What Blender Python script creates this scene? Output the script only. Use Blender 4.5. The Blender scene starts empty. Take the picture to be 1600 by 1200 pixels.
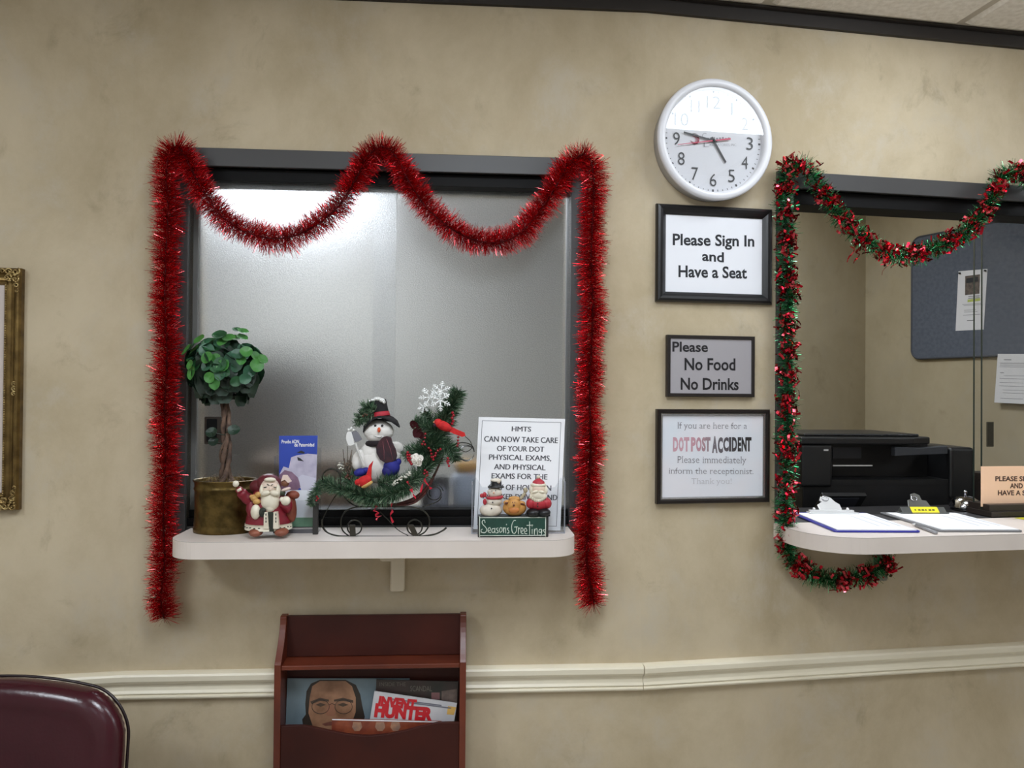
import bpy, bmesh, math, random
from mathutils import Vector, Matrix
random.seed(11)
rnd = random.random
def ru(a, b): return a + (b - a) * random.random()
SC = bpy.context.scene
COL = SC.collection
PI = math.pi

# ------------------------------------------------------------------ camera, world, exposure
FPX = 1200.0; CAMZ = 1.55; PITCH = .010; ROLL = .008
VF = Vector((0, math.cos(PITCH), math.sin(PITCH)))
_U0 = Vector((0, -math.sin(PITCH), math.cos(PITCH))); _R0 = Vector((1, 0, 0))
VR = math.cos(ROLL) * _R0 + math.sin(ROLL) * _U0
VU = -math.sin(ROLL) * _R0 + math.cos(ROLL) * _U0
CAM = Vector((0, 0, CAMZ))
cd = bpy.data.cameras.new('camera'); cam = bpy.data.objects.new('camera', cd); COL.objects.link(cam)
cd.sensor_width = 36; cd.lens = 36 * FPX / 1600; cd.clip_start = .02
m3 = Matrix((VR, VU, -VF)).transposed()
cam.matrix_world = Matrix.Translation(CAM) @ m3.to_4x4()
SC.camera = cam
w = bpy.data.worlds.new('world'); SC.world = w; w.use_nodes = True
w.node_tree.nodes['Background'].inputs[0].default_value = (.5, .5, .5, 1)
w.node_tree.nodes['Background'].inputs[1].default_value = .02
vs = SC.view_settings
vs.view_transform = 'Standard'; vs.look = 'None'; vs.gamma = 1; vs.exposure = 0.32
vs.use_curve_mapping = False
SC.cycles.use_denoising = True
SC.cycles.max_bounces = 10; SC.cycles.transmission_bounces = 10; SC.cycles.transparent_max_bounces = 12
SC.cycles.sample_clamp_indirect = 6
L_FRONT = 1.9      # radiance of the added waiting-room fill fixtures
L_CLOCK = 10.0      # fixture in front of the clock
L_NEAR = 30.0     # fixtures a little further from the wall
L_BACK = 14.0      # fixture behind the frosted window
L_OFFICE = 26.     # added fixture in the office

# ------------------------------------------------------------------ geometry of the place
def ray(x, y): return VF + VR * ((x - 800) / FPX) - VU * ((y - 600) / FPX)
class Facet:
    """a vertical wall plane: u along the wall, z up, off towards the waiting room"""
    def __init__(s, O, deg):
        t = math.radians(deg); s.th = t; s.O = Vector((O[0], O[1], 0))
        s.u = Vector((math.cos(t), math.sin(t), 0)); s.n = Vector((math.sin(t), -math.cos(t), 0))
    def pt(s, u, z, off=0): return s.O + s.u * u + s.n * off + Vector((0, 0, z))
    def hit(s, x, y, off=0):
        d = ray(x, y); O = s.O + s.n * off
        P = CAM + d * ((O - CAM).dot(s.n) / d.dot(s.n))
        return (P - s.O).dot(s.u), P.z
_d = ray(1005.5, 600)
FC = Facet(_d * (2.15 / _d.y), 10.0)
FB = Facet(FC.O, 3.8)
uAB = FB.hit(196.9, 1047)[0]
FA = Facet(FB.pt(uAB, 0), 9.9)
FA.n  # left facet
SHELF_Z = 1.179
CEIL = 2.66

# ------------------------------------------------------------------ materials
def lin(c):
    r = []
    for v in c:
        v = v / 255.
        r.append(v / 12.92 if v <= .04045 else ((v + .055) / 1.055) ** 2.4)
    return tuple(r) + (1,)
MATS = {}
def pm(name, col, rough=.5, metal=0., vary=None, bump=None, **kw):
    """principled; vary=(scale, colour2, detail) mottles; bump=(scale, strength)"""
    if name in MATS: return MATS[name]
    m = bpy.data.materials.new(name); m.use_nodes = True; nt = m.node_tree
    b = nt.nodes['Principled BSDF']
    b.inputs['Base Color'].default_value = lin(col); b.inputs['Roughness'].default_value = rough
    b.inputs['Metallic'].default_value = metal
    for k, v in kw.items(): b.inputs[k.replace('_', ' ')].default_value = v
    if vary or bump:
        tc = nt.nodes.new('ShaderNodeTexCoord')
    if vary:
        n = nt.nodes.new('ShaderNodeTexNoise'); n.inputs['Scale'].default_value = vary[0]
        n.inputs['Detail'].default_value = vary[2] if len(vary) > 2 else 5
        r = nt.nodes.new('ShaderNodeValToRGB'); r.color_ramp.elements[0].position = .35; r.color_ramp.elements[1].position = .65
        r.color_ramp.elements[0].color = lin(col); r.color_ramp.elements[1].color = lin(vary[1])
        nt.links.new(tc.outputs['Object'], n.inputs['Vector']); nt.links.new(n.outputs['Fac'], r.inputs['Fac'])
        nt.links.new(r.outputs['Color'], b.inputs['Base Color'])
    if bump:
        n2 = nt.nodes.new('ShaderNodeTexNoise'); n2.inputs['Scale'].default_value = bump[0]; n2.inputs['Detail'].default_value = 4
        bp = nt.nodes.new('ShaderNodeBump'); bp.inputs['Strength'].default_value = bump[1]; bp.inputs['Distance'].default_value = .002
        nt.links.new(tc.outputs['Object'], n2.inputs['Vector']); nt.links.new(n2.outputs['Fac'], bp.inputs['Height'])
        nt.links.new(bp.outputs['Normal'], b.inputs['Normal'])
    MATS[name] = m
    return m
def emit(name, col, s):
    m = bpy.data.materials.new(name); m.use_nodes = True; nt = m.node_tree; nt.nodes.clear()
    e = nt.nodes.new('ShaderNodeEmission'); o = nt.nodes.new('ShaderNodeOutputMaterial')
    e.inputs[0].default_value = lin(col); e.inputs[1].default_value = s
    nt.links.new(e.outputs[0], o.inputs[0]); return m
def wallpaper(name, c1, c2, c3):
    """sponged faux-finish paper: large clouds, smaller blotches, grey patches"""
    m = bpy.data.materials.new(name); m.use_nodes = True; nt = m.node_tree; b = nt.nodes['Principled BSDF']
    b.inputs['Roughness'].default_value = .62; b.inputs['Specular IOR Level'].default_value = .3
    N = nt.nodes.new; Lk = nt.links.new
    tc = N('ShaderNodeTexCoord')
    mp = N('ShaderNodeMapping'); mp.inputs['Scale'].default_value = (1.0, 1.0, .8); Lk(tc.outputs['Object'], mp.inputs['Vector'])
    def noise(sc, det, ro, lo, hi, dist=0.):
        n = N('ShaderNodeTexNoise'); n.inputs['Scale'].default_value = sc; n.inputs['Detail'].default_value = det
        n.inputs['Roughness'].default_value = ro; n.inputs['Distortion'].default_value = dist
        Lk(mp.outputs['Vector'], n.inputs['Vector'])
        r = N('ShaderNodeMapRange'); r.inputs[1].default_value = lo; r.inputs[2].default_value = hi; Lk(n.outputs['Fac'], r.inputs[0])
        r.interpolation_type = 'SMOOTHSTEP'; return r.outputs[0]
    def mix(f, a, c):
        x = N('ShaderNodeMix'); x.data_type = 'RGBA'; Lk(f, x.inputs[0])
        if isinstance(a, tuple): x.inputs[6].default_value = a
        else: Lk(a, x.inputs[6])
        x.inputs[7].default_value = c; return x.outputs[2]
    c = mix(noise(2.4, 8, .68, .33, .70, .2), lin(c1), lin(c2))
    c = mix(noise(6, 8, .7, .48, .78, .3), c, lin(c3))
    mid = tuple((p + q) / 2 for p, q in zip(c1, c2))
    dark = tuple(v * .93 for v in c2)
    c = mix(noise(8, 6, .65, .56, .80, .4), c, lin(dark))
    Lk(c, b.inputs['Base Color'])
    n2 = N('ShaderNodeTexNoise'); n2.inputs['Scale'].default_value = 160; Lk(tc.outputs['Object'], n2.inputs['Vector'])
    bp = N('ShaderNodeBump'); bp.inputs['Strength'].default_value = .12; bp.inputs['Distance'].default_value = .001
    Lk(n2.outputs['Fac'], bp.inputs['Height']); Lk(bp.outputs['Normal'], b.inputs['Normal'])
    return m
M_WALL = wallpaper('sponged_wallpaper', (203, 188, 160), (179, 163, 133), (196, 185, 165))
M_OFFICE = wallpaper('office_paper', (176, 164, 138), (164, 152, 125), (168, 158, 136))
M_RAIL = pm('rail_paint', (242, 234, 212), .35, vary=(3, (236, 227, 203)))
M_CROWN = pm('crown_paint', (36, 30, 26), .55)
M_CEIL = pm('ceiling_tile', (238, 232, 222), .9, vary=(60, (222, 215, 203), 3), bump=(220, .6))
M_GRID = pm('ceiling_grid', (190, 182, 168), .6)
M_FRAME = pm('window_frame_paint', (66, 65, 65), .45)
M_TRACK = pm('window_track_black', (7, 6, 6), .6, Specular_IOR_Level=.2)
M_FLOOR = pm('floor_tile', (176, 170, 160), .4, vary=(4, (164, 158, 148)))
M_LAM = pm('shelf_laminate', (226, 215, 206), .38, vary=(5, (219, 207, 198)))
M_LAMEDGE = pm('shelf_seam', (70, 62, 56), .5)
M_WHITE = pm('white_paper', (238, 238, 240), .6)
M_BLACK = pm('black_plastic', (16, 16, 18), .35)
M_INK = pm('black_ink', (30, 32, 38), .6)
M_GLASS = pm('clear_glass', (255, 255, 255), 0.0, Transmission_Weight=1.0, IOR=1.45)
def thin_glass(name, tint=(.97, .97, .97, 1), refl=1.0, ior=1.5):
    m = bpy.data.materials.new(name); m.use_nodes = True; nt = m.node_tree; nt.nodes.clear()
    N = nt.nodes.new
    t = N('ShaderNodeBsdfTransparent'); t.inputs[0].default_value = tint
    g = N('ShaderNodeBsdfGlossy'); g.inputs['Roughness'].default_value = .01
    f = N('ShaderNodeFresnel'); f.inputs[0].default_value = ior
    k = N('ShaderNodeMath'); k.operation = 'MULTIPLY'; k.use_clamp = True
    ge = N('ShaderNodeNewGeometry'); fr = N('ShaderNodeMath'); fr.operation = 'MULTIPLY_ADD'      # front faces only
    fr.inputs[1].default_value = -refl; fr.inputs[2].default_value = refl
    nt.links.new(ge.outputs['Backfacing'], fr.inputs[0]); nt.links.new(fr.outputs[0], k.inputs[1])
    mx = N('ShaderNodeMixShader'); o = N('ShaderNodeOutputMaterial')
    nt.links.new(f.outputs[0], k.inputs[0]); nt.links.new(k.outputs[0], mx.inputs[0])
    nt.links.new(t.outputs[0], mx.inputs[1]); nt.links.new(g.outputs[0], mx.inputs[2]); nt.links.new(mx.outputs[0], o.inputs[0])
    return m
M_PANE = thin_glass('pane_glass', refl=.6)
M_CLOCKGLASS = thin_glass('clock_glass', refl=2.0)
M_ACRYL = thin_glass('acrylic', (.93, .94, .95, 1), 1.0)
def frosted(name):
    m = bpy.data.materials.new(name); m.use_nodes = True; nt = m.node_tree; b = nt.nodes['Principled BSDF']
    N = nt.nodes.new
    b.inputs['Base Color'].default_value = (.93, .94, .95, 1); b.inputs['Transmission Weight'].default_value = 1.0
    b.inputs['Roughness'].default_value = .28; b.inputs['IOR'].default_value = 1.4
    tc = N('ShaderNodeTexCoord'); n = N('ShaderNodeTexNoise'); n.inputs['Scale'].default_value = 330; n.inputs['Detail'].default_value = 2
    bp = N('ShaderNodeBump'); bp.inputs['Strength'].default_value = .55; bp.inputs['Distance'].default_value = .0015
    nt.links.new(tc.outputs['Object'], n.inputs['Vector']); nt.links.new(n.outputs['Fac'], bp.inputs['Height'])
    nt.links.new(bp.outputs['Normal'], b.inputs['Normal'])
    n3 = N('ShaderNodeTexNoise'); n3.inputs['Scale'].default_value = 300; n3.inputs['Detail'].default_value = 1
    r3 = N('ShaderNodeValToRGB'); r3.color_ramp.elements[0].position = .36; r3.color_ramp.elements[1].position = .64
    r3.color_ramp.elements[0].color = (.80, .81, .82, 1); r3.color_ramp.elements[1].color = (1, 1, 1, 1)
    nt.links.new(tc.outputs['Object'], n3.inputs['Vector']); nt.links.new(n3.outputs['Fac'], r3.inputs['Fac']); nt.links.new(r3.outputs['Color'], b.inputs['Base Color'])
    return m
M_FROST = frosted('frosted_glass')

# ------------------------------------------------------------------ mesh builder
class MB:
    def __init__(s): s.v = []; s.f = []; s.mi = []; s.sm = []
    def add(s, vv, ff, mi=0, smooth=False, M=None):
        b = len(s.v)
        for p in vv:
            p = Vector(p)
            s.v.append(tuple(M @ p) if M is not None else tuple(p))
        for q in ff: s.f.append(tuple(b + i for i in q)); s.mi.append(mi); s.sm.append(smooth)
        return s
    def box(s, c, d, mi=0, M=None):
        x, y, z = c; a, b, e = d[0] / 2, d[1] / 2, d[2] / 2
        vv = [(x + i * a, y + j * b, z + k * e) for i in (-1, 1) for j in (-1, 1) for k in (-1, 1)]
        return s.add(vv, [(0, 1, 3, 2), (4, 6, 7, 5), (0, 4, 5, 1), (2, 3, 7, 6), (0, 2, 6, 4), (1, 5, 7, 3)], mi, False, M)
    def box2(s, a, b, mi=0, M=None):
        return s.box([(p + q) / 2 for p, q in zip(a, b)], [abs(p - q) for p, q in zip(a, b)], mi, M)
    def prism(s, poly, y0, y1, mi=0, M=None, smooth=False):
        """poly of (x,z), extruded from y0 (front) to y1"""
        n = len(poly); A = sum(poly[i][0] * poly[(i + 1) % n][1] - poly[(i + 1) % n][0] * poly[i][1] for i in range(n))
        if A < 0: poly = poly[::-1]
        if y0 > y1: y0, y1 = y1, y0
        vv = [(x, y0, z) for x, z in poly] + [(x, y1, z) for x, z in poly]
        ff = [tuple(range(n)), tuple(range(2 * n - 1, n - 1, -1))]
        s.add(vv, ff, mi, False, M); b = len(s.v) - 2 * n
        for i in range(n):
            j = (i + 1) % n
            s.f.append((b + i, b + n + i, b + n + j, b + j)); s.mi.append(mi); s.sm.append(smooth)
        return s
    def slab(s, poly, z0, z1, mi=0, M=None):
        """poly of (x,y) extruded in z"""
        n = len(poly); A = sum(poly[i][0] * poly[(i + 1) % n][1] - poly[(i + 1) % n][0] * poly[i][1] for i in range(n))
        if A < 0: poly = poly[::-1]
        vv = [(x, y, z0) for x, y in poly] + [(x, y, z1) for x, y in poly]
        ff = [tuple(range(n - 1, -1, -1)), tuple(range(n, 2 * n))] + [(i, (i + 1) % n, n + (i + 1) % n, n + i) for i in range(n)]
        return s.add(vv, ff, mi, False, M)
    def lathe(s, prof, seg=32, mi=0, M=None, smooth=True, sy=1.0):
        """profile [(r,z)] round z"""
        vv = []; ff = []; n = len(prof)
        for i in range(seg):
            a = 2 * PI * i / seg
            for r, z in prof: vv.append((r * math.cos(a), r * math.sin(a) * sy, z))
        for i in range(seg):
            j = (i + 1) % seg
            for k in range(n - 1): ff.append((i * n + k, j * n + k, j * n + k + 1, i * n + k + 1))
        return s.add(vv, ff, mi, smooth, M)
    def ell(s, c, r, mi=0, rot=0., nu=16, nv=10, M=None):
        """ellipsoid; rot turns it in the x-z plane"""
        if isinstance(r, (int, float)): r = (r, r, r)
        vv = []; ff = []
        cs, sn = math.cos(rot), math.sin(rot)
        for k in range(nv + 1):
            t = PI * k / nv
            for i in range(nu):
                a = 2 * PI * i / nu
                x = r[0] * math.sin(t) * math.cos(a); y = r[1] * math.sin(t) * math.sin(a); z = r[2] * math.cos(t)
                vv.append((c[0] + x * cs - z * sn, c[1] + y, c[2] + x * sn + z * cs))
        for k in range(nv):
            for i in range(nu):
                j = (i + 1) % nu
                ff.append((k * nu + i, (k + 1) * nu + i, (k + 1) * nu + j, k * nu + j))
        return s.add(vv, ff, mi, True, M)
    def tube(s, pts, rad, seg=8, mi=0, closed=False, M=None, flat=1.0):
        P = [Vector(p) for p in pts]; n = len(P)
        R = rad if isinstance(rad, (list, tuple)) else [rad] * n
        T = []
        for i in range(n):
            a = P[(i - 1) % n] if (closed or i > 0) else P[i]; b = P[(i + 1) % n] if (closed or i < n - 1) else P[i]
            t = (b - a); T.append(t.normalized() if t.length > 1e-9 else Vector((0, 0, 1)))
        nrm = T[0].orthogonal().normalized()
        vv = []
        for i in range(n):
            nrm = (nrm - T[i] * nrm.dot(T[i])); nrm = nrm.normalized() if nrm.length > 1e-6 else T[i].orthogonal().normalized()
            bn = T[i].cross(nrm)
            for k in range(seg):
                a = 2 * PI * k / seg
                vv.append(P[i] + (nrm * math.cos(a) + bn * math.sin(a) * flat) * R[i])
        ff = []
        for i in range(n if closed else n - 1):
            j = (i + 1) % n
            for k in range(seg):
                l = (k + 1) % seg
                ff.append((i * seg + k, j * seg + k, j * seg + l, i * seg + l))
        if not closed:
            ff.append(tuple(range(seg))); ff.append(tuple(range((n - 1) * seg, n * seg))[::-1])
        return s.add(vv, ff, mi, True, M)
    def quad(s, a, b, c, d, mi=0): return s.add([a, b, c, d], [(0, 1, 2, 3)], mi)
    def build(s, name, mats, parent=None, bevel=0., subsurf=0, label=None, seg=2):
        me = bpy.data.meshes.new(name); me.from_pydata(s.v, [], s.f)
        if not isinstance(mats, (list, tuple)): mats = [mats]
        for m in mats: me.materials.append(m)
        me.polygons.foreach_set('material_index', s.mi); me.polygons.foreach_set('use_smooth', s.sm)
        me.update()
        o = bpy.data.objects.new(name, me); COL.objects.link(o)
        if parent: o.parent = parent
        if bevel:
            md = o.modifiers.new('bevel', 'BEVEL'); md.width = bevel; md.segments = seg; md.limit_method = 'ANGLE'; md.angle_limit = .6
        if subsurf:
            md = o.modifiers.new('smooth', 'SUBSURF'); md.levels = subsurf; md.render_levels = subsurf
        if label: o['label'] = label
        return o
def tag(o, label, cat, group=None, kind=None):
    if label: o['label'] = label
    if cat: o['category'] = cat
    if group: o['group'] = group
    if kind: o['kind'] = kind
    return o
def struct(o): o['kind'] = 'structure'; return o
class Thing:
    """an Empty at the thing's base; local x along the wall, y into the wall, z up"""
    def __init__(s, name, label, cat, fac=None, u=0, z=0, off=0, loc=None, rz=0., group=None, kind=None):
        e = bpy.data.objects.new(name, None); COL.objects.link(e); e.empty_display_size = .03
        s.fac, s.u, s.z, s.off = fac, u, z, off
        if fac: e.location = fac.pt(u, z, off); e.rotation_euler = (0, 0, fac.th + rz)
        else: e.location = loc; e.rotation_euler = (0, 0, rz)
        s.rz = rz
        tag(e, label, cat, group, kind); s.o = e
    def L(s, x, y, dy=0.):
        """pixel -> local point on the plane local y = dy"""
        u, z = s.fac.hit(x, y, s.off - dy)
        return Vector((u - s.u, dy, z - s.z))
    def X(s, pts, dy=0.): return [tuple(s.L(x, y, dy).xz) for x, y in pts]
def smooth_path(P, n, closed=False):
    P = [Vector(p) for p in P]; out = []; m = len(P)
    for i in range(m if closed else m - 1):
        p0 = P[(i - 1) % m] if closed or i > 0 else P[i]; p1 = P[i]; p2 = P[(i + 1) % m]
        p3 = P[(i + 2) % m] if closed or i < m - 2 else P[i + 1]
        for k in range(n):
            t = k / n; t2 = t * t; t3 = t2 * t
            out.append(.5 * ((2 * p1) + (p2 - p0) * t + (2 * p0 - 5 * p1 + 4 * p2 - p3) * t2 + (3 * p1 - p0 - 3 * p2 + p3) * t3))
    if not closed: out.append(P[-1])
    return out
def rrect(x0, z0, x1, z1, r, n=6):
    out = []
    for cx, cz, a0 in ((x1 - r, z1 - r, 0), (x0 + r, z1 - r, PI / 2), (x0 + r, z0 + r, PI), (x1 - r, z0 + r, 1.5 * PI)):
        for k in range(n + 1):
            a = a0 + PI / 2 * k / n; out.append((cx + r * math.cos(a), cz + r * math.sin(a)))
    return out
def disc(cx, cz, rx, rz, n=24): return [(cx + rx * math.cos(2 * PI * k / n), cz + rz * math.sin(2 * PI * k / n)) for k in range(n)]
_fcache = {}
def glyphs(s, bold=0., serif=False):
    key = (s, bold, serif)
    if key in _fcache: return _fcache[key]
    cu = bpy.data.curves.new('t', 'FONT'); cu.body = s; cu.size = 1; cu.extrude = 0; cu.offset = bold; cu.resolution_u = 3
    ob = bpy.data.objects.new('t', cu); COL.objects.link(ob)
    dg = bpy.context.evaluated_depsgraph_get(); dg.update()
    me = bpy.data.meshes.new_from_object(ob.evaluated_get(dg))
    vv = [(v.co.x, v.co.y) for v in me.vertices]; ff = [tuple(p.vertices) for p in me.polygons]
    if serif:
        # small slab feet where a stem ends flat on the base line, x-height or cap line
        edges = {}
        for p in ff:
            for i in range(len(p)):
                e = tuple(sorted((p[i], p[(i + 1) % len(p)]))); edges[e] = edges.get(e, 0) + 1
        for (a, b), c in edges.items():
            if c != 1: continue
            (xa, ya), (xb, yb) = vv[a], vv[b]
            wdt = abs(xa - xb)
            if abs(ya - yb) < .004 and .04 < wdt < .16 and ya > -.01:
                up = ya < .2
                x0, x1 = min(xa, xb) - .05, max(xa, xb) + .05
                y0, y1 = (ya, ya + .035) if up else (ya - .035, ya)
                k = len(vv); vv += [(x0, y0), (x1, y0), (x1, y1), (x0, y1)]; ff.append((k, k + 1, k + 2, k + 3))
    bpy.data.objects.remove(ob); bpy.data.curves.remove(cu); bpy.data.meshes.remove(me)
    _fcache[key] = (vv, ff); return vv, ff
def text(mb, s, p00, p10, p01, mi=0, bold=0., n=Vector((0, -1, 0)), lift=.0005, serif=False, slant=0.):
    """write s so that its box spans p00 (bottom left), p10 (bottom right), p01 (top left)"""
    vv, ff = glyphs(s, bold, serif)
    x0 = min(v[0] for v in vv); x1 = max(v[0] for v in vv); y0 = min(v[1] for v in vv); y1 = max(v[1] for v in vv)
    p00, p10, p01 = Vector(p00), Vector(p10), Vector(p01)
    a = (p10 - p00); c = (p01 - p00); out = []
    for x, y in vv:
        s_, t_ = (x - x0) / (x1 - x0), (y - y0) / (y1 - y0)
        out.append(p00 + a * (s_ + slant * (t_ - .5)) + c * t_ + n * lift)
    # face towards n
    fl = a.cross(c).dot(n) < 0
    mb.add(out, [f[::-1] if fl else f for f in ff], mi)
def textpx(mb, T, s, x0, y0, x1, y1, dy, mi=0, skew=0., **k):
    """text in a pixel box (x0,y0 top left; x1,y1 bottom right), skew = fall in pixels over its width"""
    text(mb, s, T.L(x0, y1 - skew / 2, dy), T.L(x1, y1 + skew / 2, dy), T.L(x0, y0 - skew / 2, dy), mi, **k)

exec_order = []

# ================================================================== the setting
def wall_with_hole(name, fac, u0, u1, z0, z1, hole, th, mat, parent=None):
    mb = MB()
    M = Matrix.Translation(fac.pt(0, 0, 0)) @ Matrix.Rotation(fac.th, 4, 'Z')
    if hole:
        a, b, c, d = hole
        for q in ((u0, a, z0, z1), (b, u1, z0, z1), (a, b, z0, c), (a, b, d, z1)):
            mb.box2((q[0], 0, q[2]), (q[1], th, q[3]), 0, M)
    else: mb.box2((u0, 0, z0), (u1, th, z1), 0, M)
    return struct(mb.build(name, mat, parent))
TH = .12
HB = (-1.243, -.209, 1.170, 2.151)            # opening of the frosted window
HC = (.447, 1.93, 1.170, 2.146)               # opening of the reception window
wall_with_hole('wall_left', FA, -2.2, 0, 0, CEIL, None, TH, M_WALL)
wall_with_hole('wall_back', FB, uAB, 0, 0, CEIL, HB, TH, M_WALL)
wall_with_hole('wall_right', FC, 0, 3.4, 0, CEIL, HC, TH, M_WALL)
def plain_wall(name, a, b, mat, th=.1, z0=0, z1=CEIL):
    a = Vector(a); b = Vector(b); d = (b - a).normalized(); nn = Vector((-d.y, d.x)) * th
    mb = MB(); mb.slab([tuple(a), tuple(b), tuple(b + nn), tuple(a + nn)], z0, z1)
    return struct(mb.build(name, mat))
eA = FA.pt(-2.2, 0); eC = FC.pt(3.4, 0)
M_PLAIN = pm('side_wall_paint', (220, 216, 208), .7, vary=(3, (212, 207, 198)))
plain_wall('wall_west', (eA.x, -2.6), (eA.x, eA.y + .1), M_PLAIN)
plain_wall('wall_east', (eC.x, eC.y + .1), (eC.x, -2.6), M_PLAIN)
plain_wall('wall_rear', (eC.x, -2.6), (eA.x, -2.6), M_PLAIN)
mb = MB(); mb.box2((-4.2, -2.8, -.1), (5.6, 6.2, 0)); struct(mb.build('floor', M_FLOOR))
# ceiling: mineral tiles set in a grid that runs with the right-hand wall
MC = Matrix.Translation(FC.pt(0, 0, 0)) @ Matrix.Rotation(FC.th, 4, 'Z')
mb = MB(); mb.box2((-4.2, -2.8, CEIL), (5.6, 6.2, CEIL + .06)); struct(mb.build('ceiling', M_GRID))
SEAM = .345; TS = .62
OFF0 = .455                                     # first cross tee in front of the wall
tiles = MB()
LIGHT_CELLS = {(0, 1), (-2, 2), (-5, 3), (3, 1)} | {(i, j) for i in (-5, -3, -1, 2) for j in (5, 6)}
def cell(i, j): return SEAM + i * TS, OFF0 + (j - 1) * TS      # left u, near-wall off
for i in range(-6, 6):
    for j in range(0, 8):
        u0, o0 = cell(i, j)
        if (i, j) in LIGHT_CELLS: continue
        if j == 0: o0, o1 = .0, OFF0
        else: o1 = o0 + TS
        if j == 0: o0 = .03
        g = .012
        u0_, u1_ = u0 + g, u0 + TS - g; a, b = o0 + g, o1 - g
        c = .012
        z0, z1 = CEIL + .002, CEIL - .010
        vv = [MC @ Vector(p) for p in ((u0_, -a, z0), (u1_, -a, z0), (u1_, -b, z0), (u0_, -b, z0), (u0_ + c, -a - c, z1), (u1_ - c, -a - c, z1), (u1_ - c, -b + c, z1), (u0_ + c, -b + c, z1))]
        tiles.add(vv, [(4, 5, 6, 7), (0, 1, 5, 4), (1, 2, 6, 5), (2, 3, 7, 6), (3, 0, 4, 7)])
struct(tiles.build('ceiling_tiles', M_CEIL))
# dark wall angle under the ceiling
for k, (fc, a, b) in enumerate(((FA, -2.2, .002), (FB, uAB - .002, .002), (FC, .0, 3.4))):
    mb = MB(); M = Matrix.Translation(fc.pt(0, 0, 0)) @ Matrix.Rotation(fc.th, 4, 'Z')
    mb.box2((a, -.014, 2.618), (b, 0, CEIL), 0, M); mb.box2((a, -.03, CEIL - .006), (b, 0, CEIL), 0, M)
    struct(mb.build('trim_%d' % (k + 1), M_CROWN, bevel=.001))
# chair rail: a moulded profile, (off, z) from top to bottom
RZ = .797
prof = [(0, RZ), (.010, RZ), (.024, RZ - .003), (.027, RZ - .008), (.026, RZ - .021), (.021, RZ - .028), (.012, RZ - .034),
        (.011, RZ - .040), (.013, RZ - .049), (.017, RZ - .055), (.017, RZ - .0575), (.013, RZ - .0595), (.018, RZ - .0625), (.019, RZ - .066), (.016, RZ - .071), (.006, RZ - .074), (0, RZ - .074)]
for k, (fc, a, b) in enumerate(((FA, -2.2, .0), (FB, uAB, .0), (FC, .0, 3.4))):
    vv = []; ff = []; n = len(prof)
    for uu in (a, b):
        for o_, z_ in prof: vv.append(fc.pt(uu, z_, o_))
    for i in range(n - 1): ff.append((i, i + 1, n + i + 1, n + i))
    ff.append(tuple(range(n))[::-1]); ff.append(tuple(range(n, 2 * n)))
    mb = MB(); mb.add(vv, ff); struct(mb.build('trim_%d' % (k + 4), M_RAIL))
mb = MB()
for fc, a, b in ((FA, -2.2, .0), (FB, uAB, .0), (FC, .0, 3.4)):
    M = Matrix.Translation(fc.pt(0, 0, 0)) @ Matrix.Rotation(fc.th, 4, 'Z'); mb.box2((a, -.012, 0), (b, 0, .1), 0, M)
struct(mb.build('baseboard_back', M_CROWN))
# rooms behind the windows
K = Vector((1.886, 4.1)); d1 = Vector((.433, -.9)).normalized(); d2 = Vector((-d1.y, d1.x)) * -1
if d2.x > 0: d2 = -d2
P2 = K + d2 * 1.5
plain_wall('wall_office_right', K, K + d1 * 1.62, M_OFFICE, .08)
plain_wall('wall_office_back', P2, K - d2 * .08, M_OFFICE, .08)
pf = FB.pt(.02, 0, -TH)
plain_wall('wall_partition', P2, (pf.x + .02, pf.y), M_OFFICE, .08)
M_BACKRM = pm('records_room_paint', (142, 140, 134), .7)
plain_wall('wall_records_back', (.7, 4.9), (-2.6, 4.9), M_BACKRM)
plain_wall('wall_records_left', (-2.5, 4.9), (-2.5, 1.95), M_BACKRM)
plain_wall('wall_records_right', (.48, 3.4), (.6, 4.95), M_BACKRM)

# ------------------------------------------------------------------ ceiling lights (2x2 ft lay-in fixtures)
M_TROF = pm('fixture_white', (225, 225, 222), .4)
def fixture(label, M, wu, wo, strength, col=(238, 246, 255), group=None, drop=0.):
    e = bpy.data.objects.new('ceiling_light', None); COL.objects.link(e); e.matrix_world = M
    tag(e, label, 'light', group)
    f = MB()
    a, b, t = wu / 2, wo / 2, .022
    for q in ((-a, -a + t, -b, b), (a - t, a, -b, b), (-a + t, a - t, -b, -b + t), (-a + t, a - t, b - t, b)):
        f.box2((q[0], q[2], -.016), (q[1], q[3], -.001))
    f.build('frame', M_TROF, e)
    d = MB(); d.quad((-a + t, -b + t, -.010 - drop), (-a + t, b - t, -.010 - drop), (a - t, b - t, -.010 - drop), (a - t, -b + t, -.010 - drop))
    if drop:                                     # wrap-round lens below the ceiling, shaped to throw light on ceiling and wall
        x, y, z = a - t, b - t, -.010
        for p, q in (((-x, -y), (x, -y)), ((x, -y), (x, y)), ((x, y), (-x, y)), ((-x, y), (-x, -y))):
            d.quad((p[0], p[1], z), (p[0], p[1], z - drop), (q[0], q[1], z - drop), (q[0], q[1], z))
    d.build('diffuser', emit('diffuser_glow', col, strength), e)
    return e
def cell_light(i, j, label, s, wu=1, wo=1, drop=0.):
    u0, o0 = cell(i, j); M = MC @ Matrix.Translation((u0 + TS * wu / 2, -(o0 + TS * wo / 2), CEIL))
    fixture(label, M, TS * wu - .02, TS * wo - .02, s, drop=drop)
cell_light(0, 1, 'ceiling light nearest the wall clock', L_CLOCK, 1, .82, drop=.05)
cell_light(-2, 2, 'square ceiling light in front of the frosted window', L_NEAR * .66, drop=.04)
cell_light(-5, 3, 'square ceiling light near the left end of the waiting room', L_NEAR * .8, drop=.04)
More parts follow.
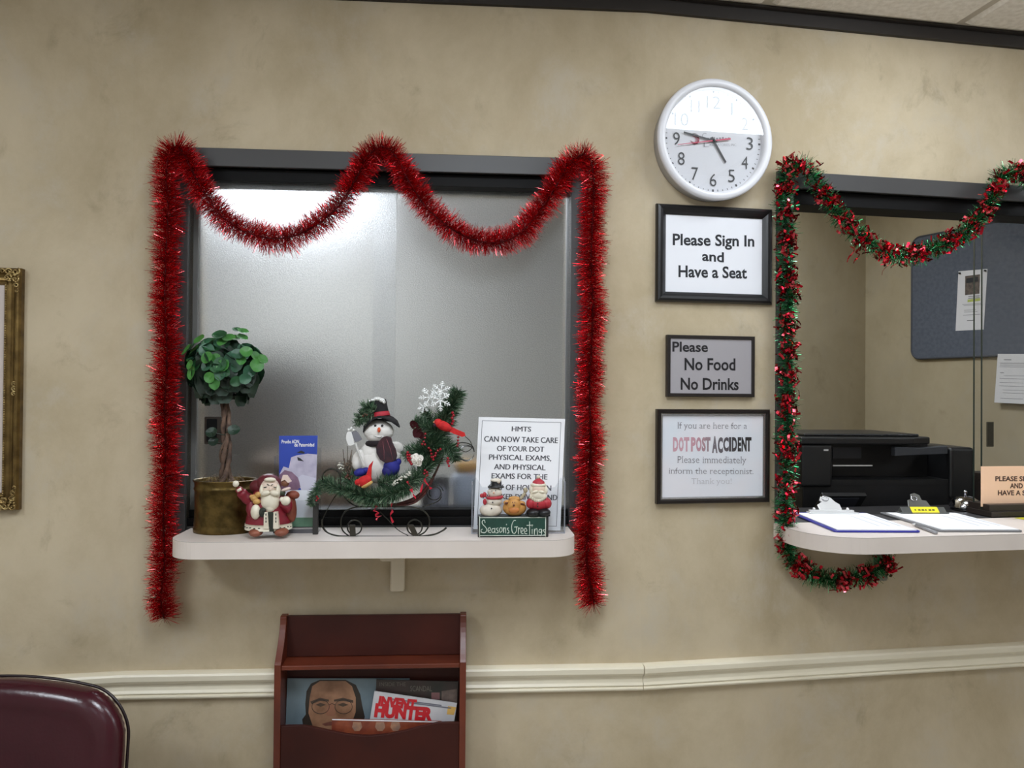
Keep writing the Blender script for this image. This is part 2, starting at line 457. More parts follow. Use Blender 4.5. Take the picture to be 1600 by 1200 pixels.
cell_light(3, 1, 'square ceiling light in front of the right part of the reception window', L_NEAR * .42, drop=.07)
cell_light(-5, 5, 'added unseen wrap-round fill light over the left end of the waiting room', L_FRONT, 1, 2, .09)  # this row is added fill, out of view, to brighten the walls
cell_light(-3, 5, 'added unseen wrap-round fill light second from the left end of the waiting room', L_FRONT, 1, 2, .09)
cell_light(-1, 5, 'added unseen wrap-round fill light behind the middle of the waiting room', L_FRONT, 1, 2, .09)
cell_light(2, 5, 'added unseen wrap-round fill light over the right end of the waiting room', L_FRONT * .3, 1, 2, .09)
fixture('long ceiling light glowing behind the frosted window', Matrix.Translation((-1.16, 3.72, CEIL)), .72, 1.3, L_BACK * 1.5)
fixture('added unseen ceiling light brightening the right half of the frosted window', Matrix.Translation((-.15, 2.75, CEIL)), .6, .6, L_BACK * .9)  # unseen fixture added so the right pane comes out brighter
fixture('added unseen ceiling light for the office behind the reception window', Matrix.Translation((.95, 3.0, CEIL)) @ Matrix.Rotation(.17, 4, 'Z'), .5, .5, L_OFFICE)  # fixture added out of view to light the office

# ------------------------------------------------------------------ window 1: frosted sliding window
W1 = Thing('window_1', None, None, FB, -.725, 1.165, 0, kind='structure')
def lu(T, a): return a - T.u
fo = (-1.291, -.161, 1.165, 2.200)
mb = MB()
P = .012                                    # the frame stands this far proud of the wall
for q in ((fo[0], HB[0], fo[2], fo[3]), (HB[1], fo[1], fo[2], fo[3]), (HB[0], HB[1], HB[3], fo[3])):
    mb.box2((q[0] - W1.u, -P, q[2] - W1.z), (q[1] - W1.u, .105, q[3] - W1.z))
mb.box2((HB[0] - W1.u, .0, fo[2] - W1.z), (HB[1] - W1.u, .105, 1.181 - W1.z))
mb.build('frame', M_FRAME, W1.o, bevel=.0015)
mb = MB()
mb.box2((HB[0] - W1.u, .012, 2.118 - W1.z), (HB[1] - W1.u, .10, HB[3] - W1.z))
mb.build('top_track', M_TRACK, W1.o, bevel=.001)
mb = MB()
mb.box2((HB[0] - W1.u, .004, 1.181 - W1.z), (HB[1] - W1.u, .10, 1.203 - W1.z)); mb.box2((HB[0] - W1.u, .018, 1.203 - W1.z), (HB[1] - W1.u, .10, 1.222 - W1.z))
mb.build('bottom_track', M_TRACK, W1.o, bevel=.001)
mb = MB(); x0 = HB[0] - W1.u
mb.box2((x0, .026, 1.222 - W1.z), (x0 + .014, .05, 2.118 - W1.z)); mb.build('edge_strip', pm('edge_strip', (108, 108, 106), .4), W1.o, bevel=.001)
uo0 = FB.hit(583, 500, -.06)[0]; uo1 = FB.hit(618, 500, -.04)[0]
pane = MB(); pane.box2((HB[0] + .014 - W1.u, .034, 1.215 - W1.z), (uo1 - W1.u, .040, 2.13 - W1.z)); pl = pane.build('glass_pane', M_FROST, W1.o)
pane = MB(); pane.box2((uo0 - W1.u, .060, 1.215 - W1.z), (HB[1] - .004 - W1.u, .066, 2.13 - W1.z)); pane.build('glass_pane', M_FROST, W1.o)
a = W1.L(320, 651, .033); b = W1.L(346, 694, .033)
mb = MB(); mb.prism(rrect(a.x, b.z, b.x, a.z, .003), .031, .034); mb.prism(rrect(a.x + .006, b.z + .006, b.x - .012, a.z - .006, .002), .0295, .031, 1)
mb.build('finger_pull', [pm('pull_bronze', (52, 42, 34), .4, .3), M_TRACK], W1.o)

# ------------------------------------------------------------------ window 2: clear reception window
W2 = Thing('window_2', None, None, FC, 1.16, 1.165, 0, kind='structure')
go = (.398, 1.98, 1.165, 2.194)
mb = MB()
for q in ((go[0], HC[0], go[2], go[3]), (HC[1], go[1], go[2], go[3]), (HC[0], HC[1], HC[3], go[3])):
    mb.box2((q[0] - W2.u, -P, q[2] - W2.z), (q[1] - W2.u, .105, q[3] - W2.z))
mb.box2((HC[0] - W2.u, .0, go[2] - W2.z), (HC[1] - W2.u, .105, 1.178 - W2.z))
mb.build('frame', M_FRAME, W2.o, bevel=.0015)
mb = MB(); mb.box2((HC[0] - W2.u, .010, 2.105 - W2.z), (HC[1] - W2.u, .10, HC[3] - W2.z)); mb.build('top_track', M_TRACK, W2.o, bevel=.001)
ue1 = FC.hit(1522, 700, -.07)[0]; ue2 = FC.hit(1534, 700, -.035)[0]
mb = MB(); mb.box2((ue2 - .002 - W2.u, -.006, 1.180 - W2.z), (HC[1] - W2.u, .095, 1.196 - W2.z)); mb.box2((ue2 - W2.u, .004, 1.196 - W2.z), (HC[1] - W2.u, .09, 1.216 - W2.z))
mb.build('bottom_track', pm('track_brown', (40, 32, 28), .4), W2.o, bevel=.001)
mb = MB(); mb.box2((ue1 - W2.u, .068, 1.197 - W2.z), (HC[1] - W2.u, .073, 2.13 - W2.z)); mb.build('glass_pane', [M_PANE], W2.o)
mb = MB(); mb.box2((ue2 - W2.u, .033, 1.197 - W2.z), (HC[1] - W2.u, .038, 2.13 - W2.z)); mb.build('glass_pane', [M_PANE], W2.o)
M_EDGE = pm('glass_edge', (38, 46, 42), .2)
for ue, yy in ((ue1, .0705), (ue2, .0355)):
    mb = MB(); mb.box2((ue - W2.u - .0012, yy - .0028, 1.197 - W2.z), (ue - W2.u - .0001, yy + .0028, 2.13 - W2.z)); mb.build('glass_edge', M_EDGE, W2.o)
a = W2.L(1541.5, 659, .032); b = W2.L(1552, 698, .032)
mb = MB(); mb.prism(rrect(a.x, b.z, b.x, a.z, .002), .030, .0328); mb.prism(rrect(a.x + .003, b.z + .003, b.x - .003, a.z - .003, .002), .0292, .030, 1)
mb.build('finger_pull', [pm('pull_metal', (84, 80, 68), .35, .7), pm('pull_metal_dark', (58, 55, 46), .35, .7)], W2.o)

# ------------------------------------------------------------------ counter shelves
def shelf(label, fac, ul, ur, off1, r, bx):
    T = Thing('counter_shelf', label, 'shelf', fac, (ul + ur) / 2, SHELF_Z - .043, 0)
    hw = (ur - ul) / 2
    def outline(g=0., y0=-.0125):
        p = [(-hw + g, y0)]
        for k in range(13):
            a = PI + PI / 2 * k / 12; p.append((-hw + r + (r - g) * math.cos(a), -off1 + r + (r - g) * math.sin(a)))
        for k in range(13):
            a = 1.5 * PI + PI / 2 * k / 12; p.append((hw - r + (r - g) * math.cos(a), -off1 + r + (r - g) * math.sin(a)))
        p.append((hw - g, y0)); return p
    mb = MB(); mb.slab(outline(), 0, .0415); mb.build('edge_band', M_LAM, T.o)
    mb = MB(); mb.slab(outline(.0008), .0412, .0423); mb.build('seam_line', M_LAMEDGE, T.o)
    mb = MB(); mb.slab(outline(.0002), .0421, .043); mb.build('top', M_LAM, T.o)
    return T
S1 = shelf('pale laminate counter shelf under the frosted window holding Christmas ornaments', FB, FB.hit(275, 850, .12)[0], FB.hit(896, 850, .12)[0], .205, .075, 0)
S2 = shelf('pale laminate counter shelf under the reception window holding clipboards', FC, FC.hit(1243, 845, .13)[0], 2.02, .255, .15, 0)
def bracket(label, fac, px0, px1, pyb, mat, off, wide):
    u0 = fac.hit(px0, 900, off)[0]; u1 = fac.hit(px1, 900, off)[0]; zb = fac.hit(px0, pyb, .02)[1]
    T = Thing('shelf_bracket', label, 'bracket', fac, (u0 + u1) / 2, zb, 0)
    h = SHELF_Z - .043 - zb; hw = (u1 - u0) / 2
    mb = MB(); mb.prism(rrect(-hw, 0, hw, h, .006), -.02, 0); mb.build('wall_leg', mat, T.o, bevel=.004)
    mb = MB(); M = Matrix.Translation((-.012 if wide else 0, 0, 0))
    mb.prism(rrect(-hw - wide, h - .022, hw + wide * .2, h - .0005, .007), -off, -.001, 0, M); mb.build('arm', mat, T.o, bevel=.002)
    return T
bracket('cream bracket under the middle of the frosted window shelf', FB, 603, 627, 925, pm('bracket_cream', (222, 210, 186), .4), .14, .004)
bracket('grey bracket under the reception window shelf', FC, 1414, 1432, 907, pm('bracket_grey', (128, 120, 108), .4), .14, 0)

# ================================================================== tinsel garlands
def foil(name, cols, rough=.22, metal=.95):
    """metal foil, strand tones vary, the palest paint in its sparkle"""
    m = bpy.data.materials.new(name); m.use_nodes = True; nt = m.node_tree; b = nt.nodes['Principled BSDF']
    b.inputs['Metallic'].default_value = metal; b.inputs['Roughness'].default_value = rough
    g = nt.nodes.new('ShaderNodeNewGeometry'); r = nt.nodes.new('ShaderNodeValToRGB'); r.color_ramp.interpolation = 'LINEAR'
    els = r.color_ramp.elements
    for i, c in enumerate(cols):
        p = i / (len(cols) - 1)
        if i == 0: e = els[0]; e.position = 0
        elif i == len(cols) - 1: e = els[-1]; e.position = 1
        else: e = els.new(p)
        e.color = lin(c)
    nt.links.new(g.outputs['Random Per Island'], r.inputs['Fac']); nt.links.new(r.outputs['Color'], b.inputs['Base Color'])
    return m
M_REDFOIL = foil('red_foil', [(140, 4, 14), (190, 10, 24), (226, 28, 40), (248, 120, 126)], .2)  # pink end of the ramp is sparkle put into the colour
M_REDFLAKE = foil('red_flake_foil', [(150, 10, 28), (196, 26, 48), (236, 96, 108)], .15)  # lightest red paints in the glints of the flakes
M_GREENFOIL = foil('green_foil', [(8, 70, 36), (20, 120, 64), (60, 165, 105), (140, 215, 170)], .2)  # palest green stands for sparkle on the strands
def garland_path(fac, pts, off, n=10):
    out = []
    for p in pts:
        o = p[2] if len(p) > 2 else off
        u, z = fac.hit(p[0], p[1], o); out.append(fac.pt(u, z, o))
    return smooth_path(out, n)
class Arc:
    def __init__(s, P):
        s.P = P; s.c = [0.]
        for a, b in zip(P, P[1:]): s.c.append(s.c[-1] + (b - a).length)
        s.len = s.c[-1]
    def at(s, t):
        import bisect
        d = t * s.len; i = min(max(bisect.bisect(s.c, d) - 1, 0), len(s.P) - 2)
        f = (d - s.c[i]) / max(s.c[i + 1] - s.c[i], 1e-9)
        return s.P[i].lerp(s.P[i + 1], f), (s.P[i + 1] - s.P[i]).normalized()
def bristles(mb, path, count, rad, width, lean=0., jit=.25, mi=0, bend=.15, start=0., clump=None, wall=None, taper=None, org=None):
    """strips standing out from a core line: each is two quads, bent a little"""
    A = Arc(path)
    for _ in range(count):
        t = rnd(); p, T = A.at(t)
        a = T.orthogonal().normalized(); b = T.cross(a)
        ph = ru(0, 2 * PI)
        rr = rad * (1 + ru(-jit, jit * .6))
        if clump: rr *= clump(t, ph)
        if taper: rr *= taper(t)
        d = (a * math.cos(ph) + b * math.sin(ph))
        le = lean + ru(-.5, .5)
        d = (d + T * le).normalized()
        if wall is not None:                                # strands flatten against the wall behind
            k = d.dot(wall)
            if k < -.2: d = (d - wall * (k + .2)).normalized()
        side = d.cross(Vector((ru(-1, 1), ru(-1, 1), ru(-1, 1)))); side = side.normalized() if side.length > 1e-4 else a
        bd = Vector((ru(-1, 1), ru(-1, 1), ru(-1, 1))) * rr * bend
        w_ = width * ru(.6, 1.3) * .5
        p0 = p + d * (start * rr); p1 = p + d * rr * .55 + bd * .5; p2 = p + d * rr + bd
        if org is not None:                                 # nothing pokes into the wall
            for p_ in (p1, p2):
                k = (p_ - org).dot(wall)
                if k < .006: p_ += wall * (.006 - k)
        s2 = (side + Vector((ru(-1, 1), ru(-1, 1), ru(-1, 1))) * .5).normalized()
        mb.add([p0 - side * w_, p0 + side * w_, p1 + side * w_, p1 - side * w_, p2 + s2 * w_ * .7, p2 - s2 * w_ * .7], [(0, 1, 2, 3), (3, 2, 4, 5)], mi)
def lumps(seed, f1=23., f2=61.):
    q = random.Random(seed); a, b, c, d = [q.uniform(0, 6.28) for _ in range(4)]
    return lambda t, ph: 1 + .10 * math.sin(t * f1 * 6.28 + a + ph) + .10 * math.sin(t * f2 * 6.28 + b - 2 * ph) + .05 * math.sin(t * 140 + c)
OFFG = .052
red_px = [(256, 966), (252, 935), (257, 880), (255, 800), (259, 720), (257, 640), (261, 560), (258, 480), (259, 410), (262, 340), (260, 285), (262, 250), (272, 231), (285, 238), (298, 262), (318, 300), (345, 336), (380, 360),
          (420, 372), (462, 368), (502, 346), (532, 318), (556, 280), (574, 246), (597, 229), (619, 245), (640, 285), (668, 326), (706, 358), (745, 376), (785, 378), (818, 360), (846, 326), (868, 292), (890, 258), (912, 242),
          (926, 262), (927, 320), (924, 400), (926, 500), (921, 600), (923, 700), (920, 800), (917, 870), (923, 920), (928, 944)]
gp = garland_path(FB, red_px, OFFG)
c0 = gp[12 * 10]
T = bpy.data.objects.new('tinsel_garland', None); COL.objects.link(T); T.location = gp[0]
tag(T, 'red tinsel garland draped in two swags round the frosted window', 'garland')
def local(path, T): return [p - T.location for p in path]
gl = local(gp, T)
mb = MB(); bristles(mb, gl, 44000, .0385, .0011, lean=.12, jit=.28, clump=lumps(3), wall=FB.n, org=FB.O - T.location)
mb.build('tinsel', M_REDFOIL, T)
mb = MB(); mb.tube(gl, .0022, 5); mb.build('wire_core', pm('dark_red_wire', (70, 6, 12), .4, .5), T)

mix_px = [(1972, 940), (1966, 800), (1962, 620), (1958, 450), (1952, 330), (1944, 285), (1928, 272), (1905, 292), (1876, 336), (1836, 382), (1785, 404), (1735, 393), (1690, 362), (1650, 335), (1622, 300), (1602, 276), (1578, 268), (1560, 284), (1545, 318), (1520, 350), (1490, 374), (1452, 392), (1412, 399), (1374, 391), (1336, 362), (1306, 330), (1284, 298), (1266, 268), (1243, 256), (1228, 272),
          (1227, 320), (1229, 400), (1231, 480), (1230, 560), (1231, 640), (1229, 720), (1228, 790, .06), (1229, 835, .06), (1234, 868), (1256, 890), (1292, 905), (1330, 905), (1366, 892), (1394, 876)]
gp2 = garland_path(FC, mix_px, .045)
T = bpy.data.objects.new('tinsel_garland', None); COL.objects.link(T); T.location = gp2[-1]
tag(T, 'red and green tinsel garland draped round the reception window', 'garland')
gl2 = local(gp2, T)
mb = MB(); bristles(mb, gl2, 23000, .030, .0014, lean=.0, jit=.35, clump=lumps(8, 29, 80), wall=FC.n, org=FC.O - T.location)
mb.build('green_tinsel', M_GREENFOIL, T)
def flakes(mb, path, count, rad, mi=0, bands=None):
    A = Arc(path)
    for _ in range(count):
        t = rnd()
        if bands and rnd() > bands(t): continue
        p, Tn = A.at(t); a = Tn.orthogonal().normalized(); b = Tn.cross(a); ph = ru(0, 2 * PI)
        d = a * math.cos(ph) + b * math.sin(ph)
        if d.dot(FC.n) < -.5: continue
        q = p + d * rad * ru(.35, 1.05)
        l = ru(.006, .013); wd = ru(.0022, .0042)
        ax = (Vector((ru(-1, 1), ru(-1, 1), ru(-1, 1))) + Tn * ru(-.5, .5)).normalized(); sd = ax.cross(Vector((ru(-1, 1), ru(-1, 1), ru(-1, 1)))).normalized(); cv = ax.cross(sd) * l * ru(-.35, .35)
        mb.add([q - ax * l - sd * wd, q - ax * l + sd * wd, q + cv + sd * wd, q + cv - sd * wd, q + ax * l + sd * wd, q + ax * l - sd * wd], [(0, 1, 2, 3), (3, 2, 4, 5)], mi)
mb = MB(); flakes(mb, gl2, 9800, .031, bands=lambda t: .55 + .4 * math.sin(t * 323 + 2 * math.sin(t * 70)))
# a few loose ribbons hanging off
def hang(px, l, sway, wd=.0035):
    u, z = FC.hit(px[0], px[1], .05); p = FC.pt(u, z, .05) - T.location
    L = [p + Vector((sway * math.sin(k * .9), -.006 * math.sin(k * 1.7), -l * k / 6)) for k in range(7)]
    for k in range(6):
        sd = Vector((math.cos(k), .3 * math.sin(k), 0)) * wd
        mb.add([L[k] - sd, L[k] + sd, L[k + 1] + sd, L[k + 1] - sd], [(0, 1, 2, 3)])
hang((1329, 385), .045, .010); hang((1338, 395), .03, .008); hang((1243, 880), .04, .006); hang((1385, 400), .055, .014, .0012); hang((1397, 408), .02, .01)
mb.build('red_flakes', M_REDFLAKE, T)
mb = MB(); mb.tube(gl2, .002, 5); mb.build('wire_core', pm('green_wire', (20, 50, 30), .4, .4), T)

# ================================================================== framed signs on the right-hand wall
def wall_thing(name, label, cat, fac, x0, y0, x1, y1, off=0., **k):
    """an Empty at the bottom middle of a pixel box on the wall"""
    cu = (fac.hit(x0, (y0 + y1) / 2, off)[0] + fac.hit(x1, (y0 + y1) / 2, off)[0]) / 2
    zb = fac.hit((x0 + x1) / 2, y1, off)[1]
    return Thing(name, label, cat, fac, cu, zb, 0, **k)
def frame_rails(T, x0, z0, x1, z1, prof, mat, name='frame', smooth=False):
    """mitred frame: prof is [(inset, depth)] going from the outer back edge inwards"""
    mb = MB(); n = len(prof); vv = []
    for (cx, cz, sx, sz) in ((x0, z0, 1, 1), (x1, z0, -1, 1), (x1, z1, -1, -1), (x0, z1, 1, -1)):
        for i, d in prof: vv.append((cx + sx * i, -d, cz + sz * i))
    ff = []
    for c in range(4):
        e = (c + 1) % 4
        for k in range(n - 1): ff.append((c * n + k, e * n + k, e * n + k + 1, c * n + k + 1))
    mb.add(vv, ff, 0, smooth)
    return mb.build(name, mat, T.o)
M_FBLACK = pm('frame_black', (22, 21, 23), .28)
M_PRINT = pm('print_grey', (120, 116, 120), .6)
# 1: please sign in
T = wall_thing('framed_sign', 'black framed white sign under the clock reading Please Sign In and Have a Seat', 'sign', FC, 1024, 318, 1203, 474)
a = T.L(1024, 319); b = T.L(1203, 474)
hw = (b.x - a.x) / 2; H = a.z
i_ = T.L(1040, 335); j_ = T.L(1190, 461)
li = (i_.x + hw)
lx = ((i_.x + hw) + (hw - j_.x)) / 2
frame_rails(T, -hw, 0, hw, H, [(0, 0), (0, .010), (.003, .016), (.009, .019), (.016, .0175), (.022, .013), (lx - .002, .009), (lx, .0075), (lx, .003)], M_FBLACK, smooth=False)
mb = MB(); mb.box2((-hw + lx - .001, -.005, lx - .001), (hw - lx + .001, -.001, H - lx + .001)); mb.build('paper', pm('sign_paper', (236, 237, 242), .6), T.o)
mb = MB()
for s, box in (('Please Sign In', (1051, 366, 1178.5, 390)), ('and', (1097, 393, 1131, 409)), ('Have a Seat', (1060, 415.5, 1167, 434.5))):
    mb = MB(); textpx(mb, T, s, *box, -.005, skew=2.5, bold=.024); mb.build('lettering', M_INK, T.o)
# 2: no food no drinks
T = wall_thing('wall_plaque', 'small grey plaque in a black frame reading Please No Food No Drinks', 'sign', FC, 1040, 524, 1175.5, 620)
a = T.L(1040, 523.5); b = T.L(1175.5, 620); hw = (b.x - a.x) / 2; H = a.z
frame_rails(T, -hw, 0, hw, H, [(0, 0), (0, .014), (.0015, .0155), (.0085, .0155), (.0095, .0145), (.0095, .010)], pm('plaque_frame', (34, 28, 26), .4))
mb = MB(); mb.box2((-hw + .009, -.0115, .009), (hw - .009, -.002, H - .009)); mb.build('plate', pm('plaque_plate', (172, 168, 172), .35, .15), T.o)
mb = MB()
for s, box in (('Please', (1050.5, 534, 1106, 550)), ('No Food', (1069.5, 559.5, 1149, 579)), ('No Drinks', (1063.5, 590.5, 1154, 609.5))):
    mb = MB(); textpx(mb, T, s, *box, -.0115, skew=.6, bold=.022); mb.build('lettering', pm('plaque_ink', (26, 24, 28), .5), T.o)
# 3: post accident notice, glazing glare faded into its inks
T = wall_thing('framed_notice', 'black and silver framed notice for post accident visitors, lowest of the wall signs', 'sign', FC, 1024, 639, 1198, 785)
a = T.L(1024, 639); b = T.L(1198, 785); hw = (b.x - a.x) / 2; H = a.z
frame_rails(T, -hw, 0, hw, H, [(0, 0), (0, .016), (.002, .019), (.009, .019), (.011, .016), (.0115, .014)], pm('notice_frame', (28, 22, 20), .3))
frame_rails(T, -hw + .0115, .0115, hw - .0115, H - .0115, [(0, .012), (0, .0155), (.003, .0165), (.006, .012), (.0065, .008)], pm('silver_lip', (150, 148, 146), .22, .9), 'inner_lip')
mb = MB(); mb.box2((-hw + .017, -.0085, .017), (hw - .017, -.002, H - .017)); mb.build('paper', pm('notice_paper', (236, 233, 238), .5, vary=(7, (226, 232, 240), 2)), T.o)
mb = MB()
for s, box in (('If you are here for a', (1058.5, 660, 1167, 673)), ('Please immediately', (1058, 713, 1166, 727)), ('inform the receptionist.', (1045, 731, 1177, 743.5))):
    mb = MB(); textpx(mb, T, s, *box, -.0085, skew=.6, serif=True, bold=-.012); mb.build('lettering', pm('notice_ink', (128, 124, 130), .6), T.o)
mb = MB(); textpx(mb, T, 'Thank you!', 1080, 747, 1143, 759, -.0085, serif=True, bold=-.01); mb.build('glare_lettering', pm('notice_glare_ink', (202, 200, 205), .6), T.o)  # pale ink carries the glare off the glazing
mb = MB(); cols = [(206, 160, 172), (206, 160, 172), (206, 160, 172), (200, 152, 164), (192, 146, 158), (176, 140, 148), (156, 130, 138), (120, 112, 118), (100, 94, 100), (86, 80, 86), (72, 68, 72), (60, 56, 60), (50, 47, 50), (42, 40, 42), (34, 32, 34)]  # glare on the glazing painted into the letter colours
cm = [pm('glare_ink_%d' % k, c, .6) for k, c in enumerate(cols)]
letters = 'DOT POST ACCIDENT'
xs = {0: (1051.5, 1059.5), 1: (1060.5, 1068), 2: (1068.5, 1077), 4: (1079.5, 1087), 5: (1087.5, 1096), 6: (1096.5, 1102.5), 7: (1102, 1110), 9: (1112.5, 1121), 10: (1121.5, 1129.5), 11: (1130, 1138.5), 12: (1139, 1142.5), 13: (1143.5, 1151.5), 14: (1152.5, 1158), 15: (1158.5, 1166.5), 16: (1166, 1174)}
k = 0
for q, ch in enumerate(letters):
    if ch == ' ': continue
    x0, x1 = xs[q]; textpx(mb, T, ch, x0, 683 - (1.5 if q == 9 else 0), x1, 705.5 + (2.5 if q in (9, 10) else 0), -.0085, mi=k, bold=.05); k += 1
mb.build('headline', cm, T.o)
E2=1
mb = MB(); gx = hw - .017
mb.quad((-gx, -.0105, .017), (gx, -.0105, .017), (gx, -.0105, H - .017), (-gx, -.0105, H - .017)); mb.build('glazing', thin_glass('notice_glass'), T.o)

# ================================================================== wall clock
u0, z0 = FC.hit(1118, 218, .05)
R = .5 * (FC.hit(1206, 218, .05)[0] - FC.hit(1031, 218, .05)[0]); R2 = .5 * (FC.hit(1118, 122, .05)[1] - FC.hit(1118, 314.5, .05)[1]); R = (R + R2 * 1.4) / 2.4
T = Thing('wall_clock', 'round white rimmed wall clock above the sign frame', 'clock', FC, u0, z0 - R, 0)
MCK = Matrix.Translation((0, 0, R)) @ Matrix.Rotation(PI / 2, 4, 'X')          # lathe axis points at the room (local -y)
g = R * .865
M_RIM = pm('clock_rim', (226, 226, 230), .32)
mb = MB(); mb.lathe([(0, .001), (R * .94, .001), (R * .965, .004), (R * .985, .038), (R * .985, .042)], 72, 0, MCK); mb.build('case', pm('clock_case', (176, 176, 178), .35), T.o)
mb = MB(); mb.lathe([(R * .95, .038), (R * .99, .040), (R, .047), (R * .995, .053), (R * .97, .057), (R * .92, .058), (R * .885, .056), (g, .050), (g * .995, .034)], 72, 0, MCK); mb.build('rim', M_RIM, T.o)
mb = MB(); mb.lathe([(g * 1.0, .0345), (g * .0001, .0345)], 72, 0, MCK, smooth=False); mb.build('dial', pm('clock_dial', (214, 215, 220), .5), T.o)
M_DIG = pm('clock_black', (52, 54, 58), .5)
def dial(r, deg, y=-.036): a = math.radians(deg); return Vector((r * math.sin(a), y, R + r * math.cos(a)))
mb = MB()
for h in range(1, 13):
    c = dial(g * .745, h * 30); s = str(h); wd = (.0195 if h > 1 else .006) if h < 10 else (.041 if h != 11 else .026); ht = .0355
    mb = MB(); text(mb, s, c + Vector((-wd / 2, 0, -ht / 2)), c + Vector((wd / 2, 0, -ht / 2)), c + Vector((-wd / 2, 0, ht / 2)), bold=-.008)
    mb.build('numeral', M_DIG, T.o)
mb = MB()
for k in range(60):
    a = math.radians(k * 6); r0, r1 = g * .93, g * (.965 if k % 5 else .97); wd = .0008 if k % 5 else .0026
    if k % 5 == 0: r0 = g * .925
    e = Vector((math.sin(a), 0, math.cos(a))); s = Vector((math.cos(a), 0, -math.sin(a))) * wd; o = Vector((0, -.0352, R))
    mb.quad(o + e * r0 - s, o + e * r0 + s, o + e * r1 + s, o + e * r1 - s)
mb.build('minute_marks', M_DIG, T.o)
# laboratory emblem: red swirl beside two lines of lettering
P = lambda x, y, dy: T.L(x, y, dy)
mb = MB(); c = Vector((T.L(1085, 218, -.036)))
for k, (rx, rz, a0, a1, wd) in enumerate(((.0135, .0135, -60, 100, .0022), (.010, .012, -80, 120, .0014), (.007, .0105, -90, 130, .0011), (.0035, .009, -90, 120, .0009), (.0165, .017, 40, 110, .0009))):
    L = [c + Vector((rx * math.cos(math.radians(a0 + (a1 - a0) * q / 12)), 0, rz * math.sin(math.radians(a0 + (a1 - a0) * q / 12)))) for q in range(13)]
    mb.tube(L, wd * .6, 4, 0 if k < 4 else 1)
for k in range(4): mb.tube([c + Vector((-.012 + k * .002, 0, -.004 - k * .003)), c + Vector((.002, 0, -.010 - k * .0015)), c + Vector((.011, 0, -.004 - .001 * k))], .0006, 4, k % 2)
mb.build('emblem', [pm('emblem_red', (170, 60, 84), .5), pm('emblem_grey', (90, 88, 92), .5)], T.o)
mb = MB()
textpx(mb, T, 'C', 1097, 208, 1104, 216.5, -.0352, bold=-.02); textpx(mb, T, 'L', 1099.5, 223, 1107.5, 229.5, -.0352, bold=-.02)
textpx(mb, T, 'ABORATORIES, INC.', 1108.5, 224.5, 1151, 229, -.0352, bold=-.02)
for k in range(8): a_ = T.L(1105 + k * 4.6, 218, -.0352); b_ = T.L(1108 + k * 4.6, 215.5 - (k % 3) * .6, -.0352); mb.add([(a_.x, -.0357, a_.z), (b_.x, -.0357, a_.z), (b_.x, -.0357, b_.z), (a_.x, -.0357, b_.z)], [(0, 1, 2, 3)])
mb.build('dial_lettering', pm('dial_ink', (136, 134, 140), .5), T.o)
def hand(tip, tail, w0, w1, y, name, mat):
    o = Vector((0, y, R)); a = math.radians(tip[1]); e = Vector((math.sin(a), 0, math.cos(a))); s = Vector((math.cos(a), 0, -math.sin(a)))
    mb = MB(); p0 = o - e * tail; p1 = o + e * tip[0]
    q = [p0 - s * w0, p0 + s * w0, p1 + s * w1, p1 - s * w1]
    mb.prism([(v.x, v.z) for v in q], y, y + .001); return mb.build(name, mat, T.o)
hand((g * .47, 148), .012, .0032, .0026, -.0385, 'hour_hand', M_DIG)
hand((g * .62, 281.5), .010, .0024, .0022, -.040, 'minute_hand', M_DIG)
hand((g * .74, 260.5), g * .34, .0022, .0006, -.0415, 'second_hand', pm('second_hand_red', (200, 70, 100), .5))
mb = MB(); mb.lathe([(0, .0435), (.004, .043), (.0045, .036)], 20, 0, MCK); mb.build('hub', M_DIG, T.o)
mb = MB(); mb.lathe([(g, .0495), (.0001, .0495)], 72, 0, MCK, smooth=False); 
ob = mb.build('glass', M_CLOCKGLASS, T.o)

# ================================================================== gold picture frame at the left
uR = FA.hit(35.5, 600, .004)[0]; zT = FA.hit(30, 419, .02)[1]; zB = FA.hit(30, 797, .02)[1]
wF = .60
T = Thing('picture_frame', 'ornate antique gold picture frame cut off at the left edge', 'picture frame', FA, uR - wF / 2, zB, 0)
hw = wF / 2; H = zT - zB
M_GOLD = pm('antique_gold', (132, 108, 62), .38, .75, vary=(30, (92, 72, 38)), bump=(90, .3))
M_GOLDL = pm('gold_pale', (186, 164, 112), .3, .8, vary=(60, (120, 96, 56)))  # paler gold on the beading and scrolls
frame_rails(T, -hw, 0, hw, H, [(0, 0), (0, .018), (.004, .024), (.008, .026), (.012, .024), (.018, .017), (.026, .014), (.032, .015), (.036, .018), (.040, .017), (.043, .012), (.045, .008)], M_GOLD)
mb = MB(); mb.box2((-hw + .043, -.009, .043), (hw - .043, -.002, H - .043)); mb.build('mat_board', pm('mat_pink', (206, 194, 188), .7), T.o)
n = int((H - .08) / .0062)
for sx in (-1, 1):
    mb = MB()
    for k in range(n): mb.ell((sx * (hw - .0375), -.0185, .04 + .0062 * (k + .5)), (.0024, .0022, .0029), 0, 0, 6, 4)
    mb.build('beading', M_GOLDL, T.o)
def curl(cx, cz, r, a0, turns, y, rad):
    L = [(cx + r * (1 - k / 26) * math.cos(a0 + turns * 2 * PI * k / 20), y - .003 * k / 20, cz + r * (1 - k / 26) * math.sin(a0 + turns * 2 * PI * k / 20)) for k in range(21)]
    mb.tube(L, [rad * (1 - .5 * k / 20) for k in range(21)], 6)
